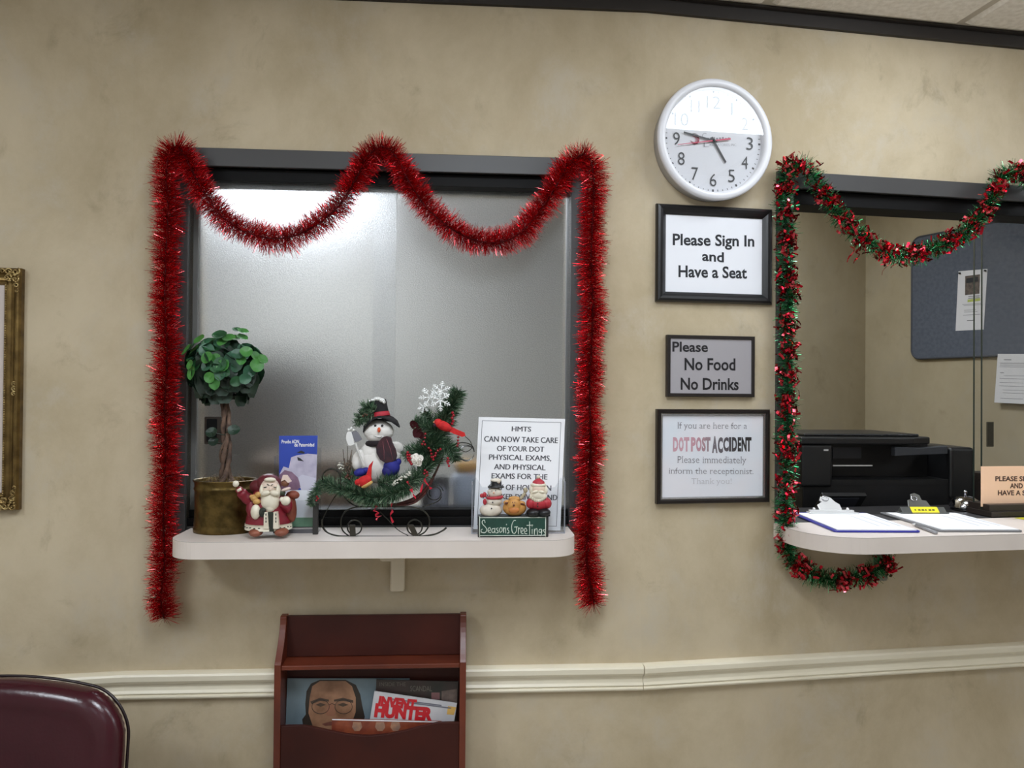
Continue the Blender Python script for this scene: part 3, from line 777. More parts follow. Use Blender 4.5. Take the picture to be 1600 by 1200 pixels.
for sx in (-1, 1):
    for zc, sz in ((.0, 1), (H, -1)):
        mb = MB()
        bx = sx * (hw - .020); bz = zc + sz * .020
        for (dx, dz, r, tt) in ((.010, -.010, .010, 1.1), (-.008, -.009, .009, -1.2), (.009, .010, .008, 1.3), (-.010, .006, .007, -1.1), (.011, .026, .007, 1.2), (-.022, -.010, .007, 1.2), (.012, .040, .004, 1.), (-.034, -.012, .005, 1.)):
            curl(bx + sx * dx, bz + sz * dz, r, ru(0, 6), tt * sx * sz, -.027, .0026)
        for _ in range(26): mb.ell((bx + ru(-.015, .015), -.026, bz + ru(-.015, .015)), (ru(.002, .004), .004, ru(.002, .0045)), 0, ru(0, 3), 6, 4)
        mb.build('corner_scroll', M_GOLDL, T.o)
    mb = MB()
    for zz in (H * .48, H * .5, H * .52): curl(sx * (hw - .012), zz, .006, 1, 1.2, -.025, .0022)
    mb.build('side_scroll', M_GOLDL, T.o)

# ================================================================== things on the frosted window's shelf
def on_shelf(name, label, cat, px, off, **k):
    u = FB.hit(px, 838, off)[0]
    return Thing(name, label, cat, FB, u, SHELF_Z, off, **k)
PXM = 1.62e-3                                   # metres in one pixel at the shelf
def el(mb, T, x, y, dy, rx, ry, rz, mi=0, rot=0., nu=18, nv=12):
    c = T.L(x, y, dy); mb.ell(tuple(c), (rx * PXM, ry * PXM, rz * PXM), mi, rot, nu, nv)
def panel(T, corners, dys, th, name, mat, parent=None, sub=None):
    """flat sheet whose pixel corners (tl,tr,br,bl) lie at depths dys"""
    q = [T.L(x, y, d) for (x, y), d in zip(corners, dys)]
    n = (q[1] - q[0]).cross(q[3] - q[0]).normalized()
    if n.y > 0: n = -n
    mb = MB(); b = [v - n * th for v in q]
    mb.add([*q, *b], [(0, 1, 2, 3), (7, 6, 5, 4), (0, 4, 5, 1), (1, 5, 6, 2), (2, 6, 7, 3), (3, 7, 4, 0)])
    return mb.build(name, mat, parent or T.o), q, n
# ---- topiary in a brass pot
T = on_shelf('potted_topiary', 'leafy ball topiary with a twisted trunk in a hammered brass pot', 'plant', 351, .058)
s_ = (T.L(402, 800).x - T.L(302, 800).x) / 2
ht = T.L(351, 749, 0).z
M_BRASS = pm('aged_brass', (112, 92, 50), .34, .85, vary=(38, (74, 60, 30), 6), bump=(75, .55))
mb = MB()
r = s_ * .965
mb.lathe([(0, .0), (r * .985, 0), (r * 1.0, .004), (r * 1.0, .012), (r * .975, .016), (r * .985, .022), (r * .97, .030), (r * .955, ht * .5), (r * .965, ht * .80), (r * .99, ht * .82), (r * .99, ht * .85), (r * .965, ht * .87), (r * .97, ht * .95), (r * 1.02, ht * .985), (r * 1.03, ht), (r * .99, ht * 1.005), (r * .95, ht * .98), (r * .94, ht * .86), (0, ht * .86)], 64, 0, None, True, .80)
mb.build('pot', M_BRASS, T.o)
mb = MB(); mb.lathe([(r * .94, ht * .88), (r * .5, ht * .93), (0, ht * .95)], 32, 0, None, True, .80)
for _ in range(90):
    a = ru(0, 6.28); q = r * ru(.1, .85); p = Vector((q * math.cos(a), .8 * q * math.sin(a), ht * .92)); d = Vector((ru(-1, 1), ru(-1, 1), ru(.1, 1.2))) * .012
    mb.tube([p, p + d + Vector((0, 0, .004)), p + d * 1.8], [.0008, .0006, .0004], 4, 1)
mb.build('moss', [pm('moss_brown', (74, 62, 44), .9, vary=(60, (44, 36, 26))), pm('dry_root', (112, 92, 72), .8)], T.o)
M_BARK = pm('twisted_bark', (112, 88, 72), .8, vary=(45, (66, 50, 42), 6), bump=(120, .8))
mb = MB(); cx = T.L(352, 700).x; z0, z1 = ht * .85, T.L(352, 585).z
for k in range(3):
    L = []; rr = []
    for q in range(30):
        t = q / 29; a = 2 * PI * k / 3 + t * 2.3 * PI; ra = .0085 * (1 - .2 * t) + (.012 * max(0, .15 - t) / .15)
        L.append((cx + ra * math.cos(a) + .003 * math.sin(5 * t), ra * math.sin(a), z0 + (z1 - z0) * t)); rr.append(.0066 * (1 - .25 * t) + .0012 * math.sin(q * 1.7 + k))
    mb.tube(L, rr, 8)
L = [(cx + .0125 * math.cos(q * .55) , .0115 * math.sin(q * .55), z0 + (z1 - z0) * (q / 22)) for q in range(23)]
mb.tube(L, .0032, 6)
mb.build('trunk', M_BARK, T.o)
def leaf_mat(name, a, b):
    return pm(name, a, .45, vary=(25, b, 3), Subsurface_Weight=0.0)
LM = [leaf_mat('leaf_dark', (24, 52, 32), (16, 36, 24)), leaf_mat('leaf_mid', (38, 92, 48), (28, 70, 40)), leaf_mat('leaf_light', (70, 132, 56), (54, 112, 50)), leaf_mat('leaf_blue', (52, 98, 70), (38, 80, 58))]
def leaf(mb, c, n, up, r, mi, cup=.25, lng=1.12):
    n = n.normalized(); s = up.cross(n); s = s.normalized() if s.length > 1e-4 else n.orthogonal().normalized(); t = n.cross(s)
    vv = [c - n * r * .05]; ff = []; N = 12
    for ring, f in ((0, .55), (1, 1.0)):
        for k in range(N):
            a = 2 * PI * k / N; x = math.cos(a) * f; y = math.sin(a) * f * lng
            if ring and abs(a - PI * 1.5) < .3: y *= .86
            if ring and abs(a - PI * .5) < .3: y *= 1.08
            h = cup * (x * x + y * y) * .5 - (.10 if abs(x) < .1 else 0) + .05 * math.sin(3 * a)
            vv.append(c + s * (x * r) + t * (y * r) + n * (h * r))
    for k in range(N):
        l = (k + 1) % N; ff.append((0, 1 + k, 1 + l)); ff.append((1 + k, 1 + N + k, 1 + N + l, 1 + l))
    mb.add(vv, ff, mi, True)
mb = MB(); C0 = T.L(352, 574, 0); RB = 55 * PXM
mb.ell(tuple(C0), (RB * .66, RB * .62, RB * .58), 0, 0, 14, 10)
rs = random.Random(5)
def rsu(a, b): return a + (b - a) * rs.random()
for k in range(150):                                  # large leaves over the whole ball
    zc = rsu(-1, 1); a = rsu(0, 2 * PI); q = math.sqrt(1 - zc * zc); d = Vector((q * math.cos(a), q * math.sin(a), zc))
    rr = RB * rsu(.72, .98); c = C0 + Vector((d.x * rr * 1.06, d.y * rr * .9, d.z * rr * .92))
    n = (d + Vector((rsu(-.5, .5), rsu(-.5, .5), rsu(-.3, .7)))).normalized()
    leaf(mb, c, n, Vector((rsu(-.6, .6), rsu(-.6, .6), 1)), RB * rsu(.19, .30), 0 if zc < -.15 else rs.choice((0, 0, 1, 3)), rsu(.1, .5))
for (x, y, n_) in ((300, 550, 5), (317, 538, 3), (330, 566, 4), (345, 577, 5), (337, 590, 3), (378, 556, 3), (394, 575, 2), (372, 524, 4), (375, 592, 2), (402, 562, 3), (305, 575, 3), (350, 530, 3)):
    ox = (x - 352) / 62; oz = (574 - y) / 58; q = max(0, 1 - ox * ox - oz * oz)
    dY = -math.sqrt(q) * RB * .96; c = T.L(x, y, dY)
    d = Vector((ox, dY / RB, oz)).normalized()
    for k in range(n_):
        a = 2 * PI * k / max(n_, 1) + rsu(0, 1); off_ = Vector((math.cos(a), 0, math.sin(a))) * RB * .13
        leaf(mb, c + off_ + d * rsu(0, .006), (d + off_ * 12 + Vector((0, -.3, .3))).normalized(), Vector((off_.x, 0, off_.z)), RB * rsu(.14, .20), rs.choice((1, 2, 2, 2, 3)), .35)
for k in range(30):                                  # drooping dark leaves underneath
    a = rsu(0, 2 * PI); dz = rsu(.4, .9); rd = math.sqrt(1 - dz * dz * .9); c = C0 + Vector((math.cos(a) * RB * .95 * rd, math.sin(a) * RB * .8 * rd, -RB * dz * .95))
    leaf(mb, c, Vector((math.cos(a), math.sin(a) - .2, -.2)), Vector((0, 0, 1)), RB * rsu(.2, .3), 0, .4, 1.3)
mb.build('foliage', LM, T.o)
mb = MB()
for x, y, r_ in ((331, 676, 9), (365, 672, 9), (334, 690, 8)):
    c = T.L(x, y, -.012); leaf(mb, c, Vector((.2 * (1 if x > 350 else -1), -1, .5)), Vector((x - 352, 0, 4)), r_ * PXM, 0, .3)
    mb.tube([T.L(352, y + 4, -.012), c], .0012, 5, 0)
mb.build('stem_leaves', LM[:1], T.o)

# ---- bearded figurine in a red coat
T = on_shelf('figurine', 'bearded winter figurine in a dark red coat with one arm raised', 'figurine', 419, .138)
M_COAT = pm('coat_red', (134, 26, 42), .42, vary=(35, (112, 20, 36))); M_CREAM = pm('cream_glaze', (232, 224, 204), .42, vary=(40, (218, 208, 186)))
M_FACE = pm('figurine_skin', (226, 204, 186), .5); M_DKG = pm('figurine_green', (38, 44, 34), .5); M_BOOT = pm('figurine_boot', (146, 86, 64), .5, vary=(40, (122, 66, 48)))
M_TOY = pm('toy_gold', (206, 162, 96), .55, vary=(60, (176, 130, 70)))
def cone_body(T, cx, ys, rs_, dy, flat=.72):
    """stack of ellipses: ys pixel rows, rs_ pixel radii"""
    mb = MB(); seg = 40; vv = []; ff = []
    for y, r_ in zip(ys, rs_):
        c = T.L(cx, y, dy)
        for k in range(seg):
            a = 2 * PI * k / seg; vv.append((c.x + r_ * PXM * math.cos(a), dy + r_ * PXM * flat * math.sin(a), c.z))
    n = len(ys)
    for i in range(n - 1):
        for k in range(seg):
            l = (k + 1) % seg; ff.append((i * seg + k, i * seg + l, (i + 1) * seg + l, (i + 1) * seg + k))
    ff.append(tuple(range(seg))); ff.append(tuple(range((n - 1) * seg, n * seg))[::-1])
    mb.add(vv, ff, 0, True); return mb
mb = cone_body(T, 419.5, (762, 768, 778, 792, 806, 817, 822), (14, 22, 27, 30, 33, 35, 35.5), 0)
for pts, rad in (([(393, 783), (383, 776), (376, 768), (373, 765)], [9, 8, 5.5, 4.6]), ([(396, 784), (394, 795), (399, 803)], [9, 9.5, 8]), ([(444, 780), (447, 790), (443, 796)], [10, 10, 8])):
    mb.tube(smooth_path([T.L(x, y, -.012 - .02 * (i / 3)) for i, (x, y) in enumerate(pts)], 4), [rad[min(len(rad) - 1, int(i / 4))] * PXM for i in range(4 * (len(pts) - 1) + 1)], 14)
mb.build('coat', M_COAT, T.o)
mb = cone_body(T, 419.5, (816.5, 820, 826), (35.6, 36, 36), 0)
fz = -36 * PXM * .72
for x0, x1, xb0, xb1 in ((413, 418.5, 412, 420), (428, 433.5, 427, 436)):
    P_ = [T.L(x0, 800, -.040), T.L(x1, 800, -.040), T.L(xb1, 826, -.043), T.L(xb0, 826, -.043)]
    mb.prism([(p.x, p.z) for p in P_], -.0445, -.03)
mb.build('fur_trim', M_CREAM, T.o)
mb = MB()
for k in range(13):
    if 5 < k < 7: continue
    a = PI * (1.08 + .84 * k / 12); c = T.L(419.5, 821.5, 0); q = 36.4 * PXM
    mb.ell((c.x + q * math.cos(a), q * .72 * math.sin(a), c.z + .001 * (k % 2)), (.0032, .0012, .0012), 0, 0, 8, 5)
for x in (415.5, 431):
    for y in (804, 810, 815): 
        c = T.L(x, y, -.0448); mb.ell(tuple(c), (.0014, .0008, .0034), 0, 0, 8, 5)
mb.build('trim_pattern', M_DKG, T.o)
mb = MB(); P_ = [T.L(418.5, 800, -.034), T.L(428.5, 800, -.034), T.L(428.5, 830, -.034), T.L(418, 830, -.034)]; mb.prism([(p.x, p.z) for p in P_], -.041, .02); el(mb, T, 402, 826, -.008, 10, 8, 5); el(mb, T, 438, 826, -.008, 10, 8, 5)
mb.build('trousers', M_DKG, T.o)
for x, yb in ((400, 831.5), (440, 831)):
    mb = MB(); el(mb, T, x, yb, -.026, 10.5, 15, 6.8); el(mb, T, x, yb - 4, -.012, 8, 8, 6); mb.build('boot', M_BOOT, T.o)
mb = MB(); el(mb, T, 420, 757, .004, 20, 17, 17); el(mb, T, 414, 760, .006, 24, 14, 14); mb.build('hood', pm('hood_maroon', (92, 26, 34), .45), T.o)
mb = MB(); el(mb, T, 422, 763, -.016, 15, 12, 15.5); mb.build('head', M_FACE, T.o)
mb = MB(); el(mb, T, 422, 784, -.026, 14.5, 9, 15); el(mb, T, 422, 793, -.026, 9, 8, 9)
for sx in (-1, 1):
    el(mb, T, 422 + sx * 7, 770.5, -.036, 7.5, 4.5, 4.6, rot=-sx * .25); el(mb, T, 422 + sx * 12.5, 768, -.024, 4, 7, 11)
el(mb, T, 422, 749.5, -.030, 9, 4.5, 3.4)
mb.build('beard', M_CREAM, T.o)
mb = MB(); el(mb, T, 422.5, 764.5, -.037, 2.6, 3, 3.0); mb.build('nose', M_FACE, T.o)
mb = MB()
for sx in (-1, 1):
    el(mb, T, 422 + sx * 7.5, 761.3, -.0345, 2.6, 1, .7, rot=sx * -.2); el(mb, T, 422 + sx * 3, 757.5, -.0355, 2.4, 1, .7, rot=sx * .5)
mb.build('eyes', M_DKG, T.o)
mb = MB(); el(mb, T, 368.5, 756, -.034, 4.6, 4, 5); mb.tube([T.L(371, 767, -.034), T.L(377, 764, -.034)], 2.4 * PXM, 10); mb.build('raised_mitten', M_CREAM, T.o)
mb = MB(); el(mb, T, 399.5, 800, -.036, 7.5, 7, 11.5); mb.build('cuff', M_CREAM, T.o)
mb = MB(); el(mb, T, 410, 800.5, -.040, 5, 4.5, 7.5); el(mb, T, 412, 797, -.043, 4, 3, 3); mb.build('glove', M_DKG, T.o)
mb = MB(); el(mb, T, 446.5, 782.5, -.036, 7.5, 5, 7, rot=.4); el(mb, T, 440.5, 780.5, -.036, 3.5, 4, 4); mb.build('mitten', M_CREAM, T.o)
mb = MB(); el(mb, T, 397.5, 778, -.030, 6, 5, 5.5); el(mb, T, 403, 773, -.032, 5, 4, 4.5); el(mb, T, 401, 784, -.033, 6, 4, 4.5); el(mb, T, 393, 776, -.03, 3, 3, 3); mb.build('toy', M_TOY, T.o)
mb = MB(); el(mb, T, 454, 792, .0, 9, 12, 24, rot=.12); el(mb, T, 459, 773, -.005, 9, 8, 6.5, rot=-.25); mb.build('sack', pm('sack_brown', (134, 66, 44), .55, vary=(30, (108, 50, 34))), T.o)
mb = MB(); el(mb, T, 445.5, 755, -.02, 6.2, 6, 5.6); el(mb, T, 440.5, 750, -.02, 2, 2, 2.4); mb.build('toy_bear', pm('bear_brown', (112, 68, 46), .6), T.o)
mb = MB(); 
P_ = [T.L(443, 742, -.02), T.L(449, 742, -.02), T.L(456, 752, -.02), T.L(451, 754, -.02), T.L(446, 749, -.02), T.L(440, 752, -.02)]; mb.prism([(p.x, p.z) for p in P_], -.028, -.018)
el(mb, T, 447, 764.5, -.024, 7.5, 4, 2.6, rot=.3); mb.build('toy_cap', pm('cap_pink', (226, 202, 190), .5), T.o)
mb = MB(); el(mb, T, 441, 770, -.02, 5, 5, 5); mb.build('toy_scarf', pm('toy_green', (64, 72, 54), .6), T.o)

# ---- brochure in its holder
T = on_shelf('brochure_holder', 'clear brochure holder behind the bearded figurine', 'holder', 464, .075)
mb = MB(); a = T.L(431, 712, 0); b = T.L(499, 830, 0)
mb.box2((a.x, .016, 0), (b.x, .018, a.z + .02)); mb.box2((a.x, -.020, 0), (b.x, .018, .0025)); mb.box2((a.x, -.020, 0), (b.x, -.018, .085)); mb.box2((a.x, -.02, 0), (a.x + .002, .018, a.z)); mb.box2((b.x - .002, -.02, 0), (b.x, .018, .09))
mb.build('acrylic_body', M_ACRYL, T.o)
mb = MB(); mb.box2((a.x, -.021, 0), (b.x, -.0175, .010)); mb.build('base_lip', pm('grey_acrylic', (92, 92, 96), .3), T.o)
TB = Thing('brochure', 'blue and white Spanish brochure about paternity testing standing in the holder', 'brochure', FB, T.u, SHELF_Z + .003, .075)
ob, q, n = panel(TB, [(436, 681), (496.5, 680.5), (491.5, 823), (436, 823)], (.013, .013, -.010, -.010), .003, 'cover', M_WHITE)
def art(T, q, n, poly, mat, name, lift=.0004, parent=None):
    """flat printed patch in the sheet's own 0..1 coordinates (x right, y down)"""
    pts = []
    for x, y in poly:
        p = q[0].lerp(q[1], x).lerp(q[3].lerp(q[2], x), y); pts.append(p + n * lift)
    mb = MB(); A = (pts[1] - pts[0]).cross(pts[2] - pts[0])
    f = tuple(range(len(pts)))
    vv = pts
    nn = Vector((0, 0, 0))
    for i in range(len(pts)): nn += pts[i].cross(pts[(i + 1) % len(pts)])
    if nn.dot(n) < 0: f = f[::-1]
    mb.add(vv, [f]); return mb.build(name, mat, parent or T.o)
M_BLUE = pm('brochure_blue', (40, 72, 176), .4, vary=(5, (34, 58, 156)))
art(TB, q, n, [(0, 0), (1, 0), (1, .60), (0, .60)], M_BLUE, 'blue_panel')
art(TB, q, n, [(.32, .24), (.45, .22), (.75, .20), (1, .21), (1, .58), (.6, .58), (.3, .56), (.0, .52), (.02, .42), (.12, .34), (.26, .36)], pm('print_lilac', (196, 190, 208), .5, vary=(50, (176, 170, 192))), 'portrait_print', .0007)
art(TB, q, n, [(.0, .44), (.15, .38), (.34, .40), (.5, .46), (.6, .56), (.5, .60), (.0, .60)], pm('print_mauve', (150, 116, 138), .5, vary=(30, (122, 92, 116))), 'shoulder_print', .001)
art(TB, q, n, [(.52, .46), (.62, .43), (.99, .47), (.99, .6), (.60, .6)], pm('print_pale', (206, 204, 220), .5), 'cloth_print', .0012)
art(TB, q, n, [(.46, .19), (.58, .165), (.68, .185), (.66, .2)], M_INK, 'brow_print', .0012); art(TB, q, n, [(.48, .235), (.56, .25), (.66, .285), (.5, .275)], M_INK, 'eye_print', .0012)
art(TB, q, n, [(.0, .60), (1, .60), (1, .9), (0, .9)], pm('print_white', (236, 240, 246), .5), 'white_panel', .0006)
art(TB, q, n, [(0, .90), (1, .90), (1, 1), (0, 1)], pm('print_green', (120, 164, 134), .5, vary=(20, (96, 144, 112))), 'green_panel', .0006)
mb = MB()
for s, x0, x1, y0, y1 in (('Prueba ADN', .07, .52, .045, .085), ('de Paternidad', .40, .92, .082, .122)):
    g_ = lambda x, y: q[0].lerp(q[1], x).lerp(q[3].lerp(q[2], x), y)
    text(mb, s, g_(x0, y1), g_(x1, y1), g_(x0, y0), bold=.02, n=n, lift=.0012)
mb.build('title', M_WHITE, TB.o)

# ---- sign holder with the exam notice
T = on_shelf('sign_holder', 'clear acrylic sign holder at the right end of the frosted window shelf', 'sign holder', 811, .085)
a = T.L(737, 746, -.03); b = T.L(883, 830, -.03)
mb = MB()
top = a.z; xl, xr = a.x, b.x
mb.prism([(xl, 0), (xr, 0), (xr, top - .018), (xr - .012, top), (xr - .028, top - .026), (xl + .028, top - .026), (xl + .012, top), (xl, top - .010)], -.031, -.0285)
mb.box2((xl, -.031, 0), (xr, .045, .003)); mb.box2((xl, -.031, 0), (xl + .0022, .03, top)); mb.box2((xr - .0022, -.031, 0), (xr, .03, top))
mb.build('acrylic_body', M_ACRYL, T.o)
mb = MB()
for x in (xl, xr - .0035): mb.box2((x, -.0312, .0), (x + .0035, -.0290, top - .01))
mb.box2((xl, -.0315, 0), (xr, -.0285, .0035))
mb.build('acrylic_edges', pm('acrylic_edge', (158, 160, 168), .15, Alpha=.55), T.o)
TS_ = Thing('paper_notice', 'white bordered paper notice about HMTS physical exams in the sign holder', 'notice', FB, T.u, SHELF_Z + .0035, .085)
ob, q, n = panel(TS_, [(748, 651.5), (883, 654.5), (875.5, 829), (739.5, 826.5)], (.035, .035, -.022, -.022), .0015, 'sheet', M_WHITE)
g_ = lambda x, y: q[0].lerp(q[1], x).lerp(q[3].lerp(q[2], x), y)
mb = MB(); e0, e1, t0, t1, wd = .04, .955, .032, .965, .005
for (x0, y0, x1, y1) in ((e0, t0, e1, t0 + wd * .8), (e0, t1 - wd * .8, e1, t1), (e0, t0, e0 + wd, t1), (e1 - wd, t0, e1, t1)):
    mb.add([g_(x0, y1) + n * .0004, g_(x1, y1) + n * .0004, g_(x1, y0) + n * .0004, g_(x0, y0) + n * .0004], [(0, 1, 2, 3)])
mb.build('border_line', pm('grey_line', (88, 88, 94), .6), TS_.o)
def sheet_text(lines, mat, name, T, bold=.012, lift=.0005):
    mb = MB()
    for s, x0, x1, y0, y1 in lines:
        for k in (-.0022, 0, .0022): text(mb, s, g_(x0 + k, y1), g_(x1 + k, y1), g_(x0 + k, y0), bold=bold, n=n, lift=lift)
    return mb.build(name, mat, T.o)
Yr = lambda p: (p - 652.5) / 176.0
Xr = lambda p, y: (p - (748 - 8 * (y - 652) / 176)) / 135.5
L_ = []
for s, x0, x1, y0, y1 in (('HMTS', 799.5, 829.5, 666.5, 674.5), ('CAN NOW TAKE CARE', 756.5, 871.5, 683, 692), ('OF YOUR DOT', 776.5, 850, 698, 706.5), ('PHYSICAL EXAMS,', 764, 861, 712, 721.8), ('AND PHYSICAL', 772, 852, 727, 735.5), ('EXAMS FOR THE', 768, 855, 741.5, 750), ('CITY OF HOUSTON', 763, 861, 759, 767.5), ('WRECKER DRIVERS AND', 752, 870.5, 773.5, 782)):
    L_.append((s, Xr(x0, y1), Xr(x1, y1), Yr(y0), Yr(y1)))
sheet_text(L_, pm('notice_grey_ink', (92, 92, 98), .6), 'lettering', TS_, 0.)

# ---- seasonal block with three little figures
T = on_shelf('holiday_ornament', 'green painted block ornament lettered Seasons Greetings with three little figures on it', 'ornament', 803, .150)
a = T.L(747, 806.5, -.012); b = T.L(854, 838, -.012)
cz = a.z
mb = MB(); mb.box2((a.x, -.014, 0), (b.x + .0045, .022, cz)); mb.build('block', pm('block_dark', (38, 40, 38), .45), T.o, bevel=.0015)
mb = MB(); mb.box2((a.x + .004, -.0146, .004), (b.x - .003, -.0135, cz - .003)); mb.build('green_face', pm('block_green', (34, 74, 62), .45, vary=(30, (26, 60, 50))), T.o)
M_CHALK = pm('painted_white', (206, 214, 202), .5)
mb = MB(); x0, x1, zb, zt = a.x + .004, b.x - .003, .0045, cz - .0035
for p, q2 in (((x0, zb), (x1, zb)), ((x0, zt), (x1, zt)), ((x0, zb - .003), (x0, zt + .003)), ((x1, zb - .003), (x1, zt + .002))):
    mb.tube([(p[0], -.0148, p[1]), (q2[0], -.0148, q2[1])], .0011, 6)
mb.build('painted_border', M_CHALK, T.o)
mb = MB()
def strokes(lst, dy=-.0150, rad=.0010):
    for L in lst: mb.tube(smooth_path([T.L(740 + x * .0875, 740 + y * .0875, dy) for x, y in L], 5), rad, 6)
strokes([[(205, 880), (190, 830), (155, 850), (160, 900), (215, 960), (235, 1010), (200, 1055), (140, 1045), (135, 1010), (160, 990)],            # S
         [(255, 1020), (300, 1010), (290, 965), (260, 985), (262, 1040), (310, 1055)],                                                           # e
         [(370, 985), (335, 985), (325, 1030), (350, 1055), (378, 1010), (375, 970), (382, 1060)],                                               # a
         [(440, 970), (405, 985), (430, 1020), (440, 1050), (400, 1060)],                                                                       # s
         [(485, 960), (460, 1000), (475, 1050), (510, 1020), (500, 970), (480, 965)],                                                           # o
         [(530, 960), (535, 1060), (540, 990), (565, 970), (575, 1065)],                                                                        # n
         [(590, 900), (585, 920)],                                                                                                              # '
         [(630, 970), (600, 985), (625, 1020), (630, 1055), (595, 1065)],                                                                       # s
         [(755, 840), (715, 845), (680, 930), (690, 1040), (730, 1070), (765, 1020), (765, 960)], [(725, 955), (790, 950)],                     # G
         [(800, 960), (800, 1080), (805, 1000), (830, 965)],                                                                                    # r
         [(845, 1030), (885, 1020), (870, 970), (845, 990), (850, 1060), (890, 1070)],
         [(910, 1035), (950, 1025), (935, 975), (910, 995), (915, 1065), (955, 1075)],
         [(1000, 855), (1000, 1095)], [(945, 925), (1060, 920)],                                                                                # t
         [(1045, 990), (1045, 1085)], [(1040, 945), (1046, 952)],                                                                               # i
         [(1085, 985), (1085, 1095), (1095, 1010), (1130, 985), (1140, 1095)],
         [(1215, 995), (1175, 1000), (1170, 1045), (1205, 1045), (1215, 1000), (1215, 1070), (1195, 1110), (1165, 1095)],
         [(1280, 1000), (1240, 1010), (1270, 1050), (1275, 1090), (1235, 1100)]])
mb.build('painted_greeting', M_CHALK, T.o)
M_SNOW = pm('figure_snow', (226, 218, 204), .5, vary=(40, (208, 198, 182)))
M_TRED = pm('figure_red', (176, 44, 56), .45); M_TBLK = pm('figure_black', (24, 24, 26), .4)
mb = MB(); el(mb, T, 767, 797, .004, 18, 14, 11.5); el(mb, T, 772, 783, .004, 13, 11, 9); el(mb, T, 773, 769.5, .004, 11.5, 10, 9); fs = mb.build('snowman_figure', M_SNOW, T.o)
mb = MB(); c = T.L(775, 760.5, .004); mb.lathe([(0, -.003), (13 * PXM, -.002), (13.2 * PXM, .001), (9.0 * PXM, .003), (8.6 * PXM, .014), (0, .0145)], 24, 0, Matrix.Translation(c), True, .8); mb.build('hat', M_TBLK, fs)
mb = MB(); el(mb, T, 775, 750.5, .004, 9, 8, 3.4); el(mb, T, 779, 752, -.006, 3, 3, 3.4); mb.build('hat_snow', M_SNOW, fs)
mb = MB(); c = T.L(773, 777, .004); mb.tube([(c.x + 11.6 * PXM * math.cos(k * PI / 10), .004 + 10 * PXM * math.sin(k * PI / 10), c.z + .0012 * math.cos(k * PI / 10)) for k in range(20)], 2.4 * PXM, 8, 0, True)
for x, y, rx, rz in ((757, 773, 3.5, 4.2), (752.5, 774.5, 2.8, 3.4), (757.5, 784, 3, 5)): el(mb, T, x, y, -.008, rx, 2.4, rz)
mb.build('scarf', M_TRED, fs)
mb = MB()
for x, y, d in ((769.8, 785, -.0145), (768, 794.5, -.0195), (768.5, 767, -.0128), (774.5, 766.5, -.0125)): el(mb, T, x, y, d, 1.1 if y > 775 else .8, 1, 1.2 if y > 775 else .8)
mb.build('coal_dots', M_TBLK, fs)
mb = MB(); el(mb, T, 771.5, 770, -.013, 1.3, 3, 1.1); mb.build('nose', pm('figure_orange', (220, 150, 110), .5), fs)
M_BEAR = pm('figure_tan', (206, 154, 84), .5, vary=(40, (188, 132, 66)))
mb = MB(); el(mb, T, 804, 793.5, .004, 19, 14, 13); el(mb, T, 804, 780, .006, 10, 8, 5); el(mb, T, 803, 790, -.012, 10.5, 8, 11)
for x, y in ((791.5, 784.5), (816, 786)): el(mb, T, x, y, -.008, 5.2, 3, 3.4, rot=.3 if x < 800 else -.3)
fb = mb.build('bear_figure', M_BEAR, T.o)
mb = MB(); el(mb, T, 803, 797, -.020, 8.6, 5, 5.5); mb.build('muzzle', pm('figure_tan_dark', (190, 118, 58), .5), fb)
mb = MB(); el(mb, T, 802.8, 789.6, -.0255, 1.8, 1.4, 1.6)
for x in (800.7, 804.3): el(mb, T, x, 785, -.0245, .5, .6, 1.1)
for x, y in ((791.5, 786), (816, 787.6)): el(mb, T, x, y, -.0125, 3, 1, 1.6)
mb.build('bear_face', pm('bear_nose', (92, 44, 28), .5), fb)
mb = MB(); mb.tube(smooth_path([T.L(813, 780, 0), T.L(818, 774, 0), T.L(820.5, 770, 0)], 4), 2.6 * PXM, 8); el(mb, T, 821, 766, 0, 3.6, 3, 4.4); mb.build('antler', pm('figure_sage', (176, 166, 138), .55), fb)
mb = MB(); el(mb, T, 842, 786, .002, 19, 14, 12); el(mb, T, 842, 779, .002, 14, 11, 8); el(mb, T, 830, 786, -.006, 8, 8, 9, rot=-.4); el(mb, T, 854, 786, -.006, 8, 8, 9, rot=.4); fo_ = mb.build('old_man_figure', M_TRED, T.o)
mb = MB(); el(mb, T, 833, 800.5, -.008, 11, 12, 6.5); el(mb, T, 850, 800.5, -.008, 10.5, 12, 6.5); mb.box2(tuple(T.L(822, 807, -.012)), tuple(T.L(858, 801, .012))); mb.build('boots', M_TBLK, fo_)
mb = MB(); el(mb, T, 841, 763, -.002, 11, 10, 9); mb.build('face', M_FACE, fo_)
mb = MB(); el(mb, T, 840.5, 774, -.010, 13, 8, 9); el(mb, T, 840.5, 780, -.011, 9, 6, 6)
for k in range(9): el(mb, T, 829 + k * 2.9, 776 + 6 * math.sin(k / 8 * PI), -.013, 2, 5, 4)
el(mb, T, 836, 768.5, -.019, 5.4, 3, 2.4, rot=.2); el(mb, T, 846, 768.5, -.019, 5.4, 3, 2.4, rot=-.2); el(mb, T, 830, 766, -.004, 3.4, 6, 7); el(mb, T, 852.5, 766, -.004, 3.4, 6, 7)
el(mb, T, 841, 757.5, -.001, 13, 11, 4.4)
mb.build('beard', M_CREAM, fo_)
mb = MB(); c = T.L(841.5, 756, 0); mb.lathe([(10.5 * PXM, 0), (9 * PXM, 4 * PXM), (5 * PXM, 7 * PXM), (2.2 * PXM, 9 * PXM), (0, 9.5 * PXM)], 20, 0, Matrix.Translation(c)); mb.build('cap', M_TRED, fo_)
